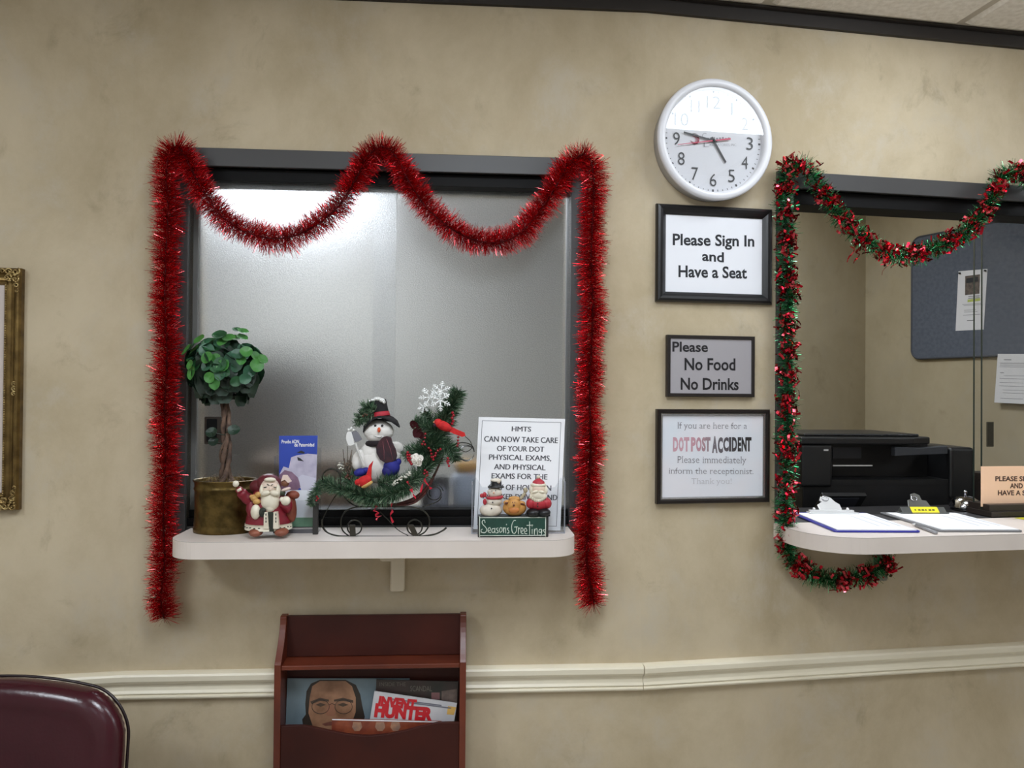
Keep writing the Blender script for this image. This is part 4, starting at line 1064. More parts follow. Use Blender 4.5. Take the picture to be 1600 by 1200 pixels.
mb = MB(); el(mb, T, 841.2, 745.5, 0, 3, 3, 2.8); mb.build('pompom', M_CREAM, fo_)
mb = MB(); el(mb, T, 840.2, 787, -.0205, 1.1, 1, 1.2); el(mb, T, 840, 791, -.0215, 1.1, 1, 1.2); mb.build('buttons', M_TBLK, fo_)

# ================================================================== sleigh arrangement with the snowman
T = on_shelf('sleigh_arrangement', 'wire sleigh decorated with spruce boughs, a snowman, red birds and snowflakes', 'decoration', 600, .106)
SPR = [pm('spruce_green', (70, 106, 74), .6), pm('spruce_dark', (40, 68, 48), .6), pm('spruce_grey', (136, 156, 128), .6)]
def needles(mb, path, count, rad, wd=.0011, taper=None, lean=.35):
    A = Arc(path)
    for _ in range(count):
        t = rnd(); p, Tn = A.at(t); a = Tn.orthogonal().normalized(); b = Tn.cross(a); ph = ru(0, 2 * PI)
        d = (a * math.cos(ph) + b * math.sin(ph) + Tn * (lean + ru(-.3, .4))).normalized(); d = (d + Vector((0, 0, .1))).normalized()
        rr = rad * ru(.6, 1.35) * (taper(t) if taper else 1)
        s = d.cross(Vector((ru(-1, 1), ru(-1, 1), ru(-1, 1)))).normalized() * wd * .5
        p = p + d * rr * .05
        m_ = random.choices((0, 1, 2), (5, 4, 3))[0]
        mb.add([p - s, p + s, p + d * rr * .7 + s * 1.1, p + d * rr * .7 - s * 1.1, p + d * rr], [(0, 1, 2, 3), (3, 2, 4)], m_)
def px_path(pts, n=6): return smooth_path([T.L(p[0], p[1], p[2] if len(p) > 2 else 0) for p in pts], n)
M_IRON = pm('sleigh_iron', (34, 34, 30), .5, .6, vary=(60, (56, 54, 44)))
FR, BK = -.036, .036                          # depth of the two runners
def spiral(cx, cz, r0, r1, a0, turns, dy, n=26):
    return [T.L(cx + (r0 + (r1 - r0) * k / n) * math.cos(a0 + turns * 2 * PI * k / n), cz - (r0 + (r1 - r0) * k / n) * math.sin(a0 + turns * 2 * PI * k / n), dy) for k in range(n + 1)]
for dy, ox in ((FR, 0), (BK, 2)):
    mb = MB()
    run = px_path([(503, 812, dy), (503.5, 822, dy), (510, 831, dy), (524, 836.5, dy), (545, 838, dy), (600, 838.3, dy), (650, 838, dy), (676, 835.5, dy), (690, 830, dy), (697, 824.5, dy)])
    mb.tube([p + Vector((ox * PXM * .4, 0, 0)) for p in run], .0022, 6)
    mb.tube(spiral(554, 824, 11.5, 11, .3, 1.05, dy), .0018, 6); mb.tube(spiral(648, 824, 12, 11.5, .3, 1.05, dy), .0018, 6)
    mb.tube(px_path([(545, 837.5, dy), (535, 828, dy), (533, 812, dy), (540, 799, dy), (553, 793, dy), (575, 791.5, dy), (612, 791.5, dy), (640, 792, dy), (658, 796, dy), (669, 806, dy), (671, 818, dy), (664, 831, dy), (652, 837.5, dy)]), .0020, 6)
    mb.build('runner', M_IRON, T.o)
mb = MB()
mb.tube(px_path([(594, 800, FR), (606, 812, FR), (622, 828, FR), (638, 837, FR)]), .0012, 6)
mb.tube(px_path([(503, 814, FR), (512, 795, FR), (524, 775, -.01), (532, 768, 0)]), .0012, 6)
mb.tube(spiral(518, 747, 15, 14, -.6, 1.5, -.03), .0016, 6); mb.tube(px_path([(532, 752, -.03), (534, 768, -.03), (541, 780, -.03), (555, 790, -.03), (575, 791.5, -.034)]), .0017, 6)
mb.tube(spiral(679, 770, 14, 8, .2, 1.6, -.03), .0012, 6); mb.tube(px_path([(690, 776, -.03), (683, 784, -.03), (660, 792, -.034)]), .0014, 6)
mb.tube(px_path([(700, 702, -.01), (714, 693, -.02), (728, 692, -.02), (738, 697, -.02), (741, 706, -.02)]), .0014, 6); mb.tube(px_path([(727, 682, -.01), (735, 690, -.02), (737, 700, -.02), (728, 706, -.02), (719, 702, -.02), (714, 696, -.02)]), .0011, 6)
mb.build('scrollwork', M_IRON, T.o)
mb = MB()                                        # broad flat hoop at the sleigh's prow
c = T.L(729, 708, -.02); N_ = 30; vv = []; ff = []
for k in range(N_):
    a = 2 * PI * k / N_
    for j in (-1, 1): vv.append((c.x + 12.5 * PXM * math.cos(a), -.02 + j * .006 + .008 * math.cos(a), c.z + 12 * PXM * math.sin(a) + .006 * j * .3))
for k in range(N_): l = (k + 1) % N_; ff.append((2 * k, 2 * l, 2 * l + 1, 2 * k + 1))
mb.add(vv, ff, 0, True); mb.build('hoop', M_IRON, T.o)
for x, sl in ((551, 0), (644, 5)):
    mb = MB(); P_ = [T.L(x - 5 - sl * .4, 820, FR), T.L(x + 4 - sl * .4, 820, FR), T.L(x + 5 + sl, 837, FR), T.L(x - 4 + sl, 837, FR)]; mb.prism([(p.x, p.z) for p in P_], FR - .003, FR + .002); mb.build('strut', pm('strut_iron', (62, 58, 50), .45, .6), T.o)
mb = MB(); a = T.L(489.5, 786, -.005); b = T.L(497, 831.5, -.005); mb.box2((a.x, -.011, 0), (b.x, .001, a.z)); mb.build('post', pm('post_black', (44, 42, 40), .5), T.o, bevel=.001)
# sleigh basket of red twigs
M_TWIG = pm('red_twig', (96, 40, 32), .7, vary=(60, (60, 26, 22), 5), bump=(120, .6))
mb = MB()
for k in range(26):
    j = ru(-.02, .02); y0 = ru(-3, 7)
    mb.tube(px_path([(545 + ru(-3, 3), 776 + y0 * .4, j), (575, 786 + y0 * .3, j * 1.4), (612, 788 + y0 * .2, j * 1.6), (645, 780 + y0, j * 1.2), (666, 762 + y0, j), (678, 742 + y0 * .4, j * .6), (688, 722, j * .4), (697, 700, j * .3)], 4), ru(.0014, .0026), 5)
mb.build('twig_body', M_TWIG, T.o)
def bough(name, pts, count, rad, taper=None, lean=.35):
    p = px_path(pts); mb = MB(); needles(mb, p, count, rad, taper=taper, lean=lean)
    o = mb.build(name, SPR, T.o); return o
end = lambda t: .55 + .45 * math.sin(PI * min(1, max(0, .08 + t * .9)))
bough('spruce_bough', [(640, 762, -.045), (620, 770, -.048), (600, 776, -.048), (578, 778, -.048), (560, 772, -.045), (540, 766, -.04)], 3000, .027, end, .2)
bough('spruce_bough', [(540, 768, -.03), (524, 762, -.03), (512, 756, -.025), (504, 752, -.02)], 900, .024, end)
bough('spruce_bough', [(506, 752, -.02), (498, 760, -.02), (492, 772, -.018), (487, 783, -.016), (484, 790, -.014)], 800, .017, end)
bough('spruce_bough', [(600, 770, -.03), (625, 762, -.035), (648, 748, -.035), (664, 734, -.03), (676, 716, -.02)], 1800, .030, end)
bough('spruce_bough', [(590, 758, -.04), (605, 752, -.042), (620, 748, -.04)], 500, .024)
bough('spruce_bough', [(566, 770, -.04), (552, 756, -.02), (542, 744, -.0)], 700, .024)
bough('upright_bough', [(668, 730, 0), (672, 712, -.004), (676, 694, -.006), (686, 672, -.004), (698, 650, 0), (708, 630, .002), (716, 612, .004)], 5200, .042, lambda t: 1.05 - .5 * t, .3)
bough('spruce_bough', [(655, 716, .0), (668, 700, -.01), (680, 690, -.015), (694, 684, -.01)], 1500, .032, end)
bough('spruce_bough', [(672, 704, -.02), (656, 704, -.025), (642, 708, -.025), (634, 714, -.02)], 1000, .026, end)
bough('spruce_bough', [(684, 676, -.02), (668, 668, -.022), (655, 662, -.02), (648, 657, -.02)], 900, .026, end)
bough('spruce_bough', [(690, 690, -.015), (700, 698, -.02), (708, 708, -.02), (712, 720, -.02)], 900, .026, end)
bough('spruce_bough', [(676, 660, -.01), (668, 648, -.012), (662, 642, -.012)], 400, .018, end)
# snowman
M_FELT = pm('white_felt', (240, 237, 232), .85, vary=(25, (230, 226, 220)), bump=(140, .4))
mb = MB(); el(mb, T, 589, 722, .002, 30, 24, 34); el(mb, T, 586, 708, .000, 24, 20, 20); el(mb, T, 562, 719, -.012, 12, 11, 17, rot=-.25); el(mb, T, 620, 700, .0, 12.5, 11, 10, rot=-.5); el(mb, T, 615, 712, -.004, 12, 11, 14, rot=.3); el(mb, T, 591.5, 674, -.006, 24, 20, 18)
el(mb, T, 591, 680, -.008, 20, 18, 13)
SM = mb.build('snowman', M_FELT, T.o)
mb = MB()
for x in (586.3, 597.2): el(mb, T, x, 665, -.0345, 2.0, 2, 1.9)
for k in range(8):
    t = k / 7; el(mb, T, 584.5 + 12 * t, 681.2 + 2.6 * math.sin(t * PI * .8), -.0375, .6, .6, .6)
mb.build('coal_face', M_TBLK, SM)
mb = MB(); el(mb, T, 592.2, 671.8, -.040, 2.6, 5, 4.2); mb.build('carrot_nose', pm('nose_orange', (222, 92, 52), .55), SM)
# top hat leaning to the viewer's left
M_HAT = pm('hat_felt', (24, 22, 24), .85, bump=(160, .4))
base = T.L(593.5, 652, -.004); tip = T.L(589.5, 625, -.004); ax = (tip - base).normalized(); hh = (tip - base).length
rotm = Vector((0, 0, 1)).rotation_difference((ax + Vector((0, .10, 0))).normalized()).to_matrix().to_4x4(); MH = Matrix.Translation(base) @ rotm
mb = MB(); r0 = 16 * PXM; r1 = 13.6 * PXM
vv = []; ff = []; SEG = 40
for ring, (rr, dz) in enumerate(((r0 * .96, .001), (r0 * 1.35, -.004), (r0 * 1.70, -.013), (r0 * 1.86, -.026), (r0 * 1.80, -.0285), (r0 * 1.62, -.016), (r0 * .92, -.002))):
    for k in range(SEG):
        a = 2 * PI * k / SEG; sag = abs(math.cos(a)) ** 2; front = max(0, -math.sin(a))
        vv.append((rr * math.cos(a), rr * .9 * math.sin(a), dz * (.25 + .95 * sag) + .002 * math.sin(3 * a)))
for i in range(6):
    for k in range(SEG): l = (k + 1) % SEG; ff.append((i * SEG + k, i * SEG + l, (i + 1) * SEG + l, (i + 1) * SEG + k))
mb.add(vv, ff, 0, True, MH)
mb.lathe([(r0, 0), (r0 * .93, hh * .4), (r1 * 1.02, hh * .9), (r1, hh * .97), (r1 * .9, hh), (0, hh * .98)], 36, 0, MH, True, .92); HT = mb.build('hat', M_HAT, SM)
mb = MB(); mb.lathe([(r0 * 1.04, .001), (r0 * 1.05, .003), (r0 * 1.0, hh * .27), (r0 * .98, hh * .28)], 36, 0, MH, True, .93); mb.build('hat_band', pm('band_red', (176, 28, 48), .6), HT)
mb = MB()
for x, y, rx, rz in ((583, 625.5, 5, 2.6), (590, 623.5, 7, 3.6), (597, 626, 5, 3.6), (600, 628.5, 2.6, 3), (578, 627, 3, 1.8)): el(mb, T, x, y, -.012, rx, 9, rz, nu=12, nv=8)
mb.build('hat_snow', pm('fluffy_snow', (232, 232, 228), .9, bump=(300, 1.)), HT)
for pts, cnt, rad in (([(586, 642, -.032), (576, 636, -.034), (568, 636, -.03)], 420, .018), ([(584, 646, -.033), (572, 648, -.034), (560, 655, -.028)], 480, .018), ([(574, 652, -.033), (564, 658, -.03), (556, 662, -.024)], 320, .013), ([(572, 640, -.034), (566, 646, -.034)], 200, .014)):
    mb = MB(); needles(mb, px_path(pts), cnt, rad, .0011); mb.build('hat_sprig', SPR, HT)
mb = MB()
for x, y in ((570, 647), (573, 648.5), (567.5, 649.5)): el(mb, T, x, y, -.040, 2, 2, 2)
mb.build('hat_cone', pm('cone_brown', (120, 76, 62), .6), HT)
# scarf
M_SCARF = pm('scarf_plaid', (66, 34, 40), .85, vary=(55, (44, 30, 38), 2), bump=(150, .5))
mb = MB(); P_ = T.X([(598, 683), (604, 681.5), (611, 683), (613.5, 692), (618, 701), (620.5, 712), (618.5, 719), (612, 722.5), (603, 723.5), (594, 718), (588.5, 708), (588, 698), (592, 690)], -.04)
mb.prism(P_, -.046, -.034); o = mb.build('scarf_tail', M_SCARF, SM, bevel=.002)
mb = MB(); 
for x0, y0, x1, y1 in ((604, 686, 614, 719), (598, 690, 600, 718)): mb.tube([T.L(x0, y0, -.0463), T.L((x0 + x1) / 2 + 1, (y0 + y1) / 2, -.0463), T.L(x1, y1, -.0463)], .0005, 5)
mb.build('scarf_stripe', pm('stripe_pink', (150, 84, 92), .8), o)
mb = MB(); c = T.L(592, 692, -.004); mb.tube([(c.x + 17 * PXM * math.cos(2 * PI * k / 24), -.004 + 17 * PXM * math.sin(2 * PI * k / 24), c.z + .002 * math.cos(2 * PI * k / 24)) for k in range(24)], 4.6 * PXM, 8, 0, True); mb.build('scarf_collar', pm('scarf_dark', (30, 22, 26), .85), SM)
M_MIT = pm('mitten_blue', (34, 38, 140), .7, vary=(40, (24, 26, 104)))
mb = MB(); el(mb, T, 612, 730, -.036, 13, 8, 13.5, rot=.25); el(mb, T, 606, 736, -.038, 9, 7, 9); el(mb, T, 622, 722, -.034, 5, 5, 6, rot=-.5); mb.build('mitten', M_MIT, SM)
mb = MB(); el(mb, T, 563, 738, -.036, 10.5, 7, 6.5, rot=.2); el(mb, T, 572, 735, -.036, 6, 6, 5); mb.build('mitten', M_MIT, SM)
# shovel
mb = MB(); mb.tube(smooth_path([T.L(555, 692, -.034), T.L(561, 709, -.040), T.L(569, 730, -.044)], 4), 1.9 * PXM, 10); SH = mb.build('shovel', pm('shovel_handle', (196, 194, 190), .4), T.o)
mb = MB(); P_ = T.X([(541, 678), (544, 674), (549, 675), (552, 684), (554, 694), (548, 697), (544, 696), (541, 687)], -.036); mb.prism(P_, -.038, -.0345); mb.build('blade', pm('blade_white', (228, 228, 226), .4), SH, bevel=.0008)
mb = MB(); P_ = T.X([(549, 675), (556, 672.5), (561, 678), (566, 686.5), (560, 690), (554.5, 691), (552, 684)], -.034); mb.prism(P_, -.0345, -.031); mb.build('blade_side', pm('blade_grey', (120, 120, 128), .35), SH, bevel=.0008)
mb = MB()
for x, y, r_ in ((545, 671.5, 2.4), (549, 669.5, 2.6), (552.5, 672, 2.2)): el(mb, T, x, y, -.036, r_, 2.2, r_ * .9, nu=10, nv=7)
mb.build('blade_snow', pm('fluffy_snow2', (232, 232, 228), .9, bump=(300, 1.)), SH)
# birds
M_BIRD = pm('bird_red', (206, 36, 34), .8, vary=(70, (180, 22, 26)), bump=(200, .5))
mb = MB(); el(mb, T, 693, 665.5, -.034, 14, 8, 7.5, rot=-.42); el(mb, T, 684.5, 660.5, -.036, 6.8, 6, 6.4); P_ = T.X([(700, 664), (714, 671), (726, 676), (727.5, 681), (722, 682.5), (710, 678), (699, 673)], -.03); mb.prism(P_, -.036, -.028)
bd = mb.build('red_bird', M_BIRD, T.o)
mb = MB(); el(mb, T, 679.5, 664, -.039, 3, 3, 3.2); mb.build('mask', pm('bird_mask', (58, 24, 44), .7), bd)
mb = MB(); el(mb, T, 678, 659.5, -.040, 1.8, 2, 1.1); mb.build('beak', pm('beak_pink', (226, 150, 110), .5), bd)
mb = MB(); el(mb, T, 569, 751.5, -.064, 12.5, 8, 8, rot=.45); el(mb, T, 559.5, 753.5, -.066, 5.5, 5.5, 5, rot=.2); P_ = T.X([(570, 748), (574, 738), (577, 727), (583.5, 719.5), (581, 730), (580.5, 742), (580, 752), (574, 756)], -.06); mb.prism(P_, -.067, -.06)
bd = mb.build('red_bird', M_BIRD, T.o)
mb = MB(); el(mb, T, 573.5, 757, -.0655, 10, 6, 3.8, rot=.5); mb.build('belly', pm('bird_belly', (196, 160, 96), .8), bd)
mb = MB(); el(mb, T, 561.5, 757.5, -.071, 1, 1.4, 2); mb.build('beak', pm('beak_pale', (224, 178, 130), .5), bd)
# snowflakes
M_FLAKE = pm('flake_white', (236, 238, 236), .5)
def flake(cx, cy, r_, dy, rot, tilt=0.):
    mb = MB(); c = T.L(cx, cy, dy)
    for k in range(6):
        a = rot + k * PI / 3; e = Vector((math.cos(a), tilt * math.sin(a + 1), math.sin(a))); q = r_ * PXM
        mb.tube([c, c + e * q], [.0018, .0014], 5)
        for f, l in ((.45, .30), (.68, .24), (.86, .12)):
            for s in (-1, 1):
                a2 = a + s * .95; e2 = Vector((math.cos(a2), tilt * math.sin(a2 + 1), math.sin(a2))); mb.tube([c + e * q * f, c + e * q * f + e2 * q * l], [.0015, .0011], 5)
    mb.ell(tuple(c), (.0032, .0016, .0032), 0, 0, 10, 6); mb.build('snowflake', M_FLAKE, T.o)
flake(671.5, 621, 18, -.028, .05, .25); flake(687.5, 625.5, 18, -.036, .6, .15); flake(689, 611, 16, -.024, 1.42, .3); flake(662, 636, 10, -.02, .3, .4)
mb = MB(); el(mb, T, 662, 611, -.026, 3.2, 2.6, 3); mb.build('snow_tip', M_FLAKE, T.o)
# bead strings, berries, rose, ribbons, twigs
M_BEAD = pm('bead_red', (150, 20, 36), .12)
def beads(pts, r_=2.1, dy=-.045):
    mb = MB()
    for x, y in pts: el(mb, T, x, y, dy, r_, r_, r_, 0, 0, 10, 7)
    mb.build('bead_string', M_BEAD, T.o)
beads([(707, 645), (708.5, 649), (706.5, 653), (708, 658), (706.5, 662)], 2.4, -.03)
beads([(664.5, 678), (664, 684), (662, 690), (659.5, 694), (664, 694.5)], 1.9, -.044)
beads([(670, 700), (673, 704), (674, 709), (677, 714), (674.5, 714), (680, 712), (681, 708), (684, 704), (688, 702), (677, 718)], 2.0, -.046)
beads([(637, 707), (636.5, 711), (637, 715), (638.5, 719), (641, 722), (643, 725), (640, 711), (641, 716)], 2.2, -.056)
beads([(699.5, 716), (701, 720), (700, 724), (701.5, 728), (699, 721)], 2.0, -.044); beads([(716, 683), (715.5, 688), (716, 693), (714.5, 697)], 2.0, -.03); beads([(664, 735), (667, 738), (663, 740), (668, 742)], 2, -.05)
beads([(495, 776), (497, 779), (494.5, 782)], 1.7, -.03)
M_POIN = pm('dark_petal', (52, 8, 14), .8, Specular_IOR_Level=.2)
mb = MB()
for x, y, r_ in ((647, 664, 6), (652, 676, 7.5), (657, 679, 6)):
    c = T.L(x, y, -.038); leaf(mb, c, Vector((ru(-.4, .4), -1, ru(-.2, .5))), Vector((ru(-1, 1), 0, 1)), r_ * PXM, 0, .3, 1.3)
mb.build('dark_flower', M_POIN, T.o)
mb = MB(); c = T.L(651, 718, -.058)
for k in range(11):
    a = k * 2.4; r_ = (1.5 + .55 * k) * PXM; leaf(mb, c + Vector((math.cos(a) * r_, .004 * (k / 11), math.sin(a) * r_)), Vector((math.cos(a) * .5, -1, math.sin(a) * .5)), Vector((0, 0, 1)), 5 * PXM, 0, .5, 1.)
mb.ell(tuple(c), (.007, .005, .007), 0, 0, 10, 7)
mb.build('white_rose', pm('rose_white', (232, 226, 216), .6), T.o)
mb = MB()
for k in range(34):
    t = ru(0, 1); x = 612 + 32 * t; y = 757 - 19 * t + ru(-3, 3); el(mb, T, x, y, -.062 + ru(-.004, .004), ru(1, 2.2), 1.5, ru(1, 1.8), 0, ru(0, 3), 8, 5)
for k in range(10): el(mb, T, 533 + ru(-6, 6), 727 + ru(-7, 7), -.01, ru(1, 2.4), 1.4, ru(.8, 1.6), 0, ru(0, 3), 8, 5)
mb.build('white_blossom', pm('blossom', (206, 204, 192), .7), T.o)
mb = MB()
for x0, y0, x1, y1 in ((541, 745, 536, 702), (543, 742, 543, 697), (545, 742, 550, 703), (546, 738, 554, 712), (541, 735, 538, 716), (545, 728, 549, 707)):
    mb.tube([T.L(x0, y0, -.01), T.L((x0 + x1) / 2 + ru(-1, 1), (y0 + y1) / 2, -.014), T.L(x1, y1, -.016)], [.0014, .001, .0008], 5)
for k in range(26): el(mb, T, 543 + ru(-3.5, 4.5), 720 + k, -.014, ru(1.2, 2), 2, ru(1, 1.8), 0, ru(0, 3), 8, 5)
mb.build('twig_bundle', pm('twig_grey', (112, 96, 80), .8, vary=(80, (64, 50, 42))), T.o)
mb = MB()
for x, y in ((541, 746), (546, 748), (543, 743), (549, 745)): el(mb, T, x, y, -.02, 2.6, 2.6, 2.6, 0, 0, 10, 7)
mb.build('berry_cluster', pm('berry_brown', (92, 44, 34), .4), T.o)
M_RIB = pm('ribbon_red', (196, 22, 50), .35)
def ribbon(pts, wd=1.6, curl_=0., dy=-.055):
    mb = MB(); P_ = px_path([(x, y, dy) for x, y in pts], 8); n_ = len(P_); vv = []; ff = []
    for k, p in enumerate(P_):
        a = k * .55; o = Vector((curl_ * math.cos(a), curl_ * math.sin(a), 0)); s = Vector((math.cos(a * .5) * wd * PXM, .3 * math.sin(a * .5) * wd * PXM, wd * PXM * .5)); vv += [p + o - s, p + o + s]
    for k in range(n_ - 1): ff.append((2 * k, 2 * k + 1, 2 * k + 3, 2 * k + 2))
    mb.add(vv, ff, 0, True); mb.build('ribbon', M_RIB, T.o)
ribbon([(584, 778), (583, 788), (589, 792), (583, 797), (589, 799), (588, 806), (594, 807), (587, 813)], 1.8, .003)
ribbon([(611, 786), (613, 796), (611, 804), (613, 817)], 1.6, .0016)
ribbon([(668, 742), (664, 750), (670, 760), (674, 764)], 2); ribbon([(664, 748), (660, 758), (657, 770)], 1.4); ribbon([(642, 764), (646, 772), (649, 779)], 2.2); ribbon([(636, 752), (640, 758), (645, 762)], 1.5)

M_STEELH = pm('handle_steel', (160, 160, 160), .3, .9)
# ================================================================== things seen blurred behind the frosted window
T = Thing('work_counter', 'long counter top behind the frosted window, seen as a blur', 'counter', FB, -.70, 0, -.125)
mb = MB(); mb.box2((-.62, .0, 1.135), (.62, .5, 1.175)); mb.build('top', pm('counter_laminate', (150, 142, 128), .5), T.o)
mb = MB(); mb.box2((-.60, .02, 0), (.60, .48, 1.135)); mb.build('body', pm('counter_body', (132, 122, 106), .6), T.o)
T = Thing('shade_cabinet', 'added dark grey cabinet that darkens the lower part of the left frosted pane', 'cabinet', loc=Vector((-1.15, 3.05, 0)))  # made-up cabinet, added to darken the lower left pane
M_FC = pm('cabinet_grey', (74, 72, 74), .5)
mb = MB(); mb.box2((-.46, 0, 0), (.30, .5, 1.68)); mb.build('body', M_FC, T.o, bevel=.004)
for k in range(4):
    mb = MB(); mb.box2((-.45, -.012, .06 + .40 * k), (.29, 0, .44 + .40 * k)); dr = mb.build('drawer', pm('drawer_grey', (80, 78, 80), .5), T.o, bevel=.003)
    mb = MB(); mb.box2((-.14, -.03, .24 + .40 * k), (-.02, -.011, .26 + .40 * k)); mb.build('handle', M_STEELH, dr)
uu = lambda x, off: FB.hit(x, 790, off)[0]
T = Thing('box', 'brown cardboard box blurred behind the frosted glass left of the snowman', 'box', FB, uu(500, -.30), 1.175, -.30)
a = FB.hit(405, 719, -.25); b = FB.hit(600, 719, -.25); hw = (b[0] - a[0]) / 2; h_ = a[1] - 1.175
M_CARD = pm('brown_card', (104, 82, 58), .8)
mb = MB(); mb.box2((-hw, -.06, 0), (hw, .1, h_ * .82)); mb.build('body', M_CARD, T.o)
mb = MB(); mb.box2((-hw - .003, -.063, h_ * .8), (hw + .003, .103, h_)); mb.build('lid', pm('brown_card_lid', (96, 74, 50), .8), T.o)
T = Thing('bottle', 'pale bottle with a yellow cap blurred behind the frosted glass', 'bottle', FB, uu(728, -.17), 1.175, -.17)
r_ = (FB.hit(748, 780, -.17)[0] - FB.hit(703, 780, -.17)[0]) / 2; h1 = FB.hit(728, 737, -.17)[1] - 1.175; h2 = FB.hit(728, 722, -.17)[1] - 1.175
mb = MB(); mb.lathe([(0, 0), (r_ * .95, 0), (r_, .004), (r_, h1 * .86), (r_ * .9, h1 * .95), (r_ * .7, h1), (0, h1)], 32); mb.build('body', pm('bottle_blue_white', (172, 184, 204), .4), T.o)
mb = MB(); mb.lathe([(0, h1), (r_ * .8, h1), (r_ * .8, h2), (r_ * .76, h2 + .002), (0, h2 + .002)], 32); mb.build('cap', pm('cap_yellow', (206, 150, 44), .5), T.o)
T = Thing('desk_clock', 'dark round faced desk clock blurred behind the frosted glass beside the pale bottle', 'clock', FB, uu(680, -.145), 1.175, -.145)
a = FB.hit(655, 744, -.145); b = FB.hit(700, 744, -.145); hw = (b[0] - a[0]) / 2; h_ = a[1] - 1.175
mb = MB(); mb.prism(rrect(-hw, 0, hw, h_, .012), -.015, .02); mb.build('case', pm('clock_navy', (26, 26, 34), .4), T.o)
mb = MB(); mb.prism(disc(hw * .3, h_ * .42, hw * .62, h_ * .40), -.0165, -.015); mb.build('dial', pm('clock_grey', (150, 156, 176), .5), T.o)

# ================================================================== magazine rack under the shelf
M_CHERRY = pm('cherry_wood', (112, 50, 29), .36, vary=(6, (88, 37, 22), 6))
M_CHERRY_SHADE = pm('cherry_wood_shade', (70, 27, 18), .5, vary=(5, (54, 20, 14), 6), Specular_IOR_Level=.3)  # copy of the cherry wood with the rack's shade darkened in
zt = FB.hit(585, 957, .03)[1]; D1 = .115
ul = FB.hit(428, 1080, D1)[0]; ur = FB.hit(728, 1080, D1)[0]; uc = (ul + ur) / 2; hw = (ur - ul) / 2
T = Thing('magazine_rack', 'tall cherry wood magazine rack standing against the wall under the frosted window', 'magazine rack', FB, uc, 0, .030)
DB = 0.0                                          # local y of the rack's back; front at -(D1-.030)
YF = -(D1 - .030)
zs = FB.hit(585, 1035, D1)[1]                      # where the side's curve ends
th = .0165
def side_profile():
    p = [(0, 0), (0, zt), (-.022, zt), (-.026, zt - .004)]
    for k in range(9):
        t = k / 8; p.append((-.026 + (YF + .026) * (t ** 1.5) * .93, zt - .010 - (zt - zs - .012) * t))
    p += [(YF * .985, zs - .002), (YF, zs - .004), (YF, 0)]
    return p
for sx in (-1, 1):
    M = Matrix(((0, 1, 0, 0), (1, 0, 0, 0), (0, 0, 1, 0), (0, 0, 0, 1)))      # profile's x is depth
    mb = MB(); xa, xb = (sx * hw, sx * (hw - th))
    pr = side_profile(); n_ = len(pr)
    vv = [(xa, y, z) for y, z in pr] + [(xb, y, z) for y, z in pr]
    f = [tuple(range(n_)), tuple(range(2 * n_ - 1, n_ - 1, -1))] + [(i, n_ + i, n_ + (i + 1) % n_, (i + 1) % n_) for i in range(n_)]
    mb.add(vv, f if sx < 0 else [q_[::-1] for q_ in f]); mb.build('side_panel', M_CHERRY, T.o, bevel=.0012)
zI = lambda y, off: FB.hit(585, y, off)[1]
mb = MB(); mb.box2((-hw + th, -.010, 0.02), (hw - th, -.001, zt - .004)); mb.build('back_panel', M_CHERRY_SHADE, T.o)
zsh = zI(1043, D1)
mb = MB(); mb.box2((-hw + th, YF + .004, zsh - .006), (hw - th, -.010, zsh + .006)); mb.build('shelf', M_CHERRY, T.o, bevel=.002)
z1, z0_ = zt - .016, zsh + .008                   # sloping display board of the top shelf
mb = MB(); mb.add([(-hw + th, -.012, z1 + .012), (hw - th, -.012, z1 + .012), (hw - th, -.016, z0_), (-hw + th, -.016, z0_), (-hw + th, -.010, z1 + .012), (hw - th, -.010, z1 + .012), (hw - th, -.010, z0_), (-hw + th, -.010, z0_)], [(3, 2, 1, 0), (4, 5, 6, 7), (0, 1, 5, 4), (2, 3, 7, 6), (1, 2, 6, 5), (3, 0, 4, 7)]); mb.build('display_board', M_CHERRY_SHADE, T.o)
def pocket(zbot, zside, zmid):
    P_ = [(-hw + th, zbot), (hw - th, zbot), (hw - th, zside), (hw - th - .055, zside)]
    for k in range(1, 16):
        t = k / 16; P_.append(((hw - th - .055) * (1 - 2 * t), zside - (zside - zmid) * math.sin(PI * t) ** 1.3))
    P_ += [(-(hw - th - .055), zside), (-hw + th, zside)]
    mb = MB(); mb.prism(P_, YF + .004, YF + .014); mb.build('pocket_front', M_CHERRY_SHADE, T.o, bevel=.0015)
    mb = MB(); mb.box2((-hw + th, YF + .012, zbot - .012), (hw - th, -.010, zbot)); mb.build('pocket_floor', M_CHERRY_SHADE, T.o)
zp = zI(1130, D1 - .01); zm = zI(1148, D1 - .01)
pocket(zp - .26, zp, zm)
pocket(.06, .30, .27)
RACK = T
